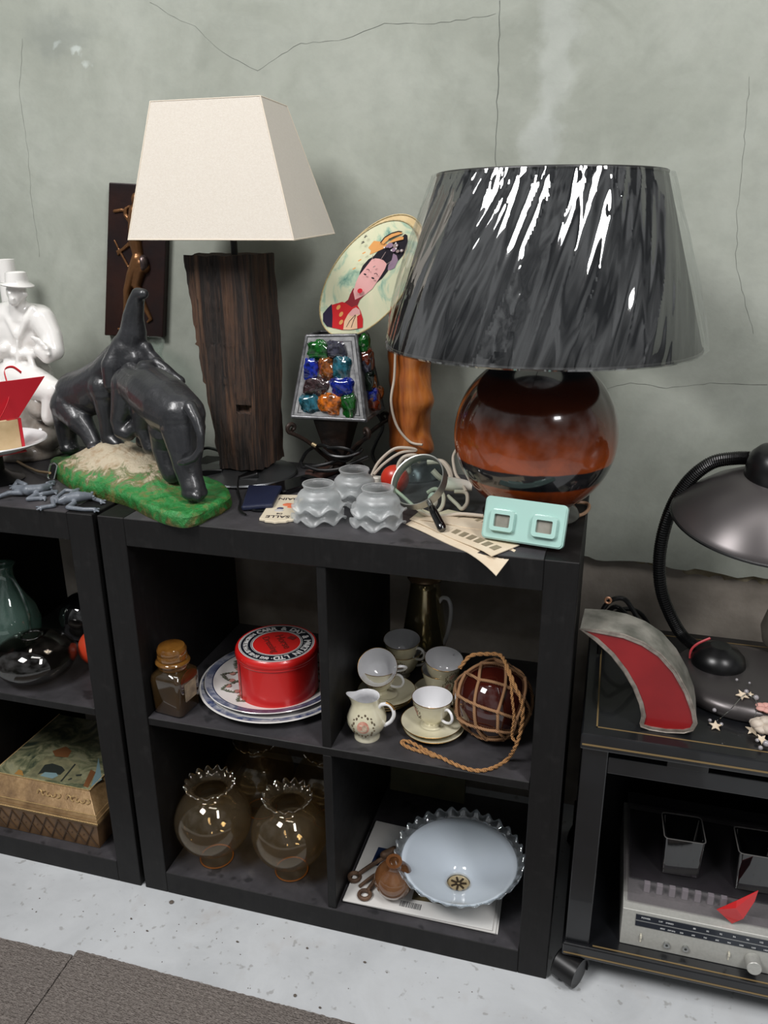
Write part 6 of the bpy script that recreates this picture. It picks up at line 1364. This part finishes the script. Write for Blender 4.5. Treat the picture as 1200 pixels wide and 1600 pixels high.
# ---- beaded star garland and grey vase
t = thing('star_garland', 'garland of pale stars, beads and a cream flower at the trolley front', 'garland', tuple(at(1165, 1135, z=RT)))
cream_p = pm('cream_shell', sr(196, 178, 152), .45, c2=sr(216, 200, 178), ns=80); bead = pm('clear_bead', sr(170, 166, 170), .08, coat=.8, trans=.3)
zb = RT + .001
def star(u, v, r, rot, dz=.003):
    p = at(u, v, z=zb + dz); Mx = Matrix.Translation(p) @ Matrix.Rotation(.35, 4, 'X') @ Matrix.Rotation(rot, 4, 'Z'); q = [((r if i % 2 == 0 else r * .42) * math.cos(i * PI / 5), (r if i % 2 == 0 else r * .42) * math.sin(i * PI / 5)) for i in range(10)]
    m = MB(); m.prism(q, -.0012, .0012, Mx); obj('star', m, cream_p, t, smooth=0, bevel=.0006)
star(1118, 1134, .0105, .3); star(1160, 1086, .011, .8, .034); star(1176, 1141, .0115, .2); star(1190, 1155, .010, .9); star(1172, 1085, .006, .1, .034)
m = MB()
for u, v, r, dz in ((1109, 1127, .003, .002), (1127, 1133, .003, .002), (1116, 1111, .0034, .010), (1151, 1063, .0024, .036), (1171, 1068, .002, .036), (1166, 1082, .0036, .037), (1181, 1092, .0045, .030), (1175, 1130, .0048, .004), (1190, 1147, .0045, .004), (1197, 1164, .005, .004), (1188, 1170, .0035, .003), (1183, 1158, .003, .003)): m.ball(at(u, v, z=zb + dz) + V(0, 0, r * .5), r, 12, 8)
obj('beads', m, bead, t)
m = MB(); fc = at(1196, 1135, z=zb + .012)
for i in range(9): a = i * .7; m.ball(fc + V(.013 * math.cos(a), .011 * math.sin(a), .002 * (i % 3)), (.011, .009, .006 + .002 * (i % 2)), 12, 8)
m.ball(fc + V(0, 0, .008), (.010, .010, .008), 12, 8); obj('flower', m, pm('cream_flower', sr(198, 186, 172), .6, c2=sr(170, 156, 142), ns=70, bump=.4, bs=120), t)
m = MB(); fc = at(1196, 1106, z=zb + .026)
for i in range(5): a = i * 1.25; m.ball(fc + V(.008 * math.cos(a), .008 * math.sin(a), 0), (.008, .006, .004), 10, 6)
obj('pink_flower', m, pm('pink_petals', sr(196, 146, 136), .6), t)
m = MB(); q = [at(1118, 1128, z=zb + .003), at(1140, 1110, z=zb + .030), at(1165, 1085, z=zb + .036), at(1183, 1100, z=zb + .030), at(1178, 1130, z=zb + .008), at(1192, 1150, z=zb + .006)]; m.tube(smoothpath(q, 8), .0006, 6); obj('wire', m, chrome, t)
q = at(1212, 1008, z=RT); cc_ = (1.165, .345, RT)
m = MB(); m.lathe([(0, .001), (.030, .001), (.034, .004), (.050, .022), (.056, .048), (.050, .075), (.034, .094), (.026, .104), (.030, .112), (.026, .112), (.022, .104), (0, .10)], 56, cc_); tag(obj('stone_vase', m, pm('matt_stoneware', sr(112, 106, 98), .8, c2=sr(128, 122, 112), ns=30, bump=.2, bs=200), origin=cc_), 'matt grey stoneware vase behind the desk lamp base', 'vase')
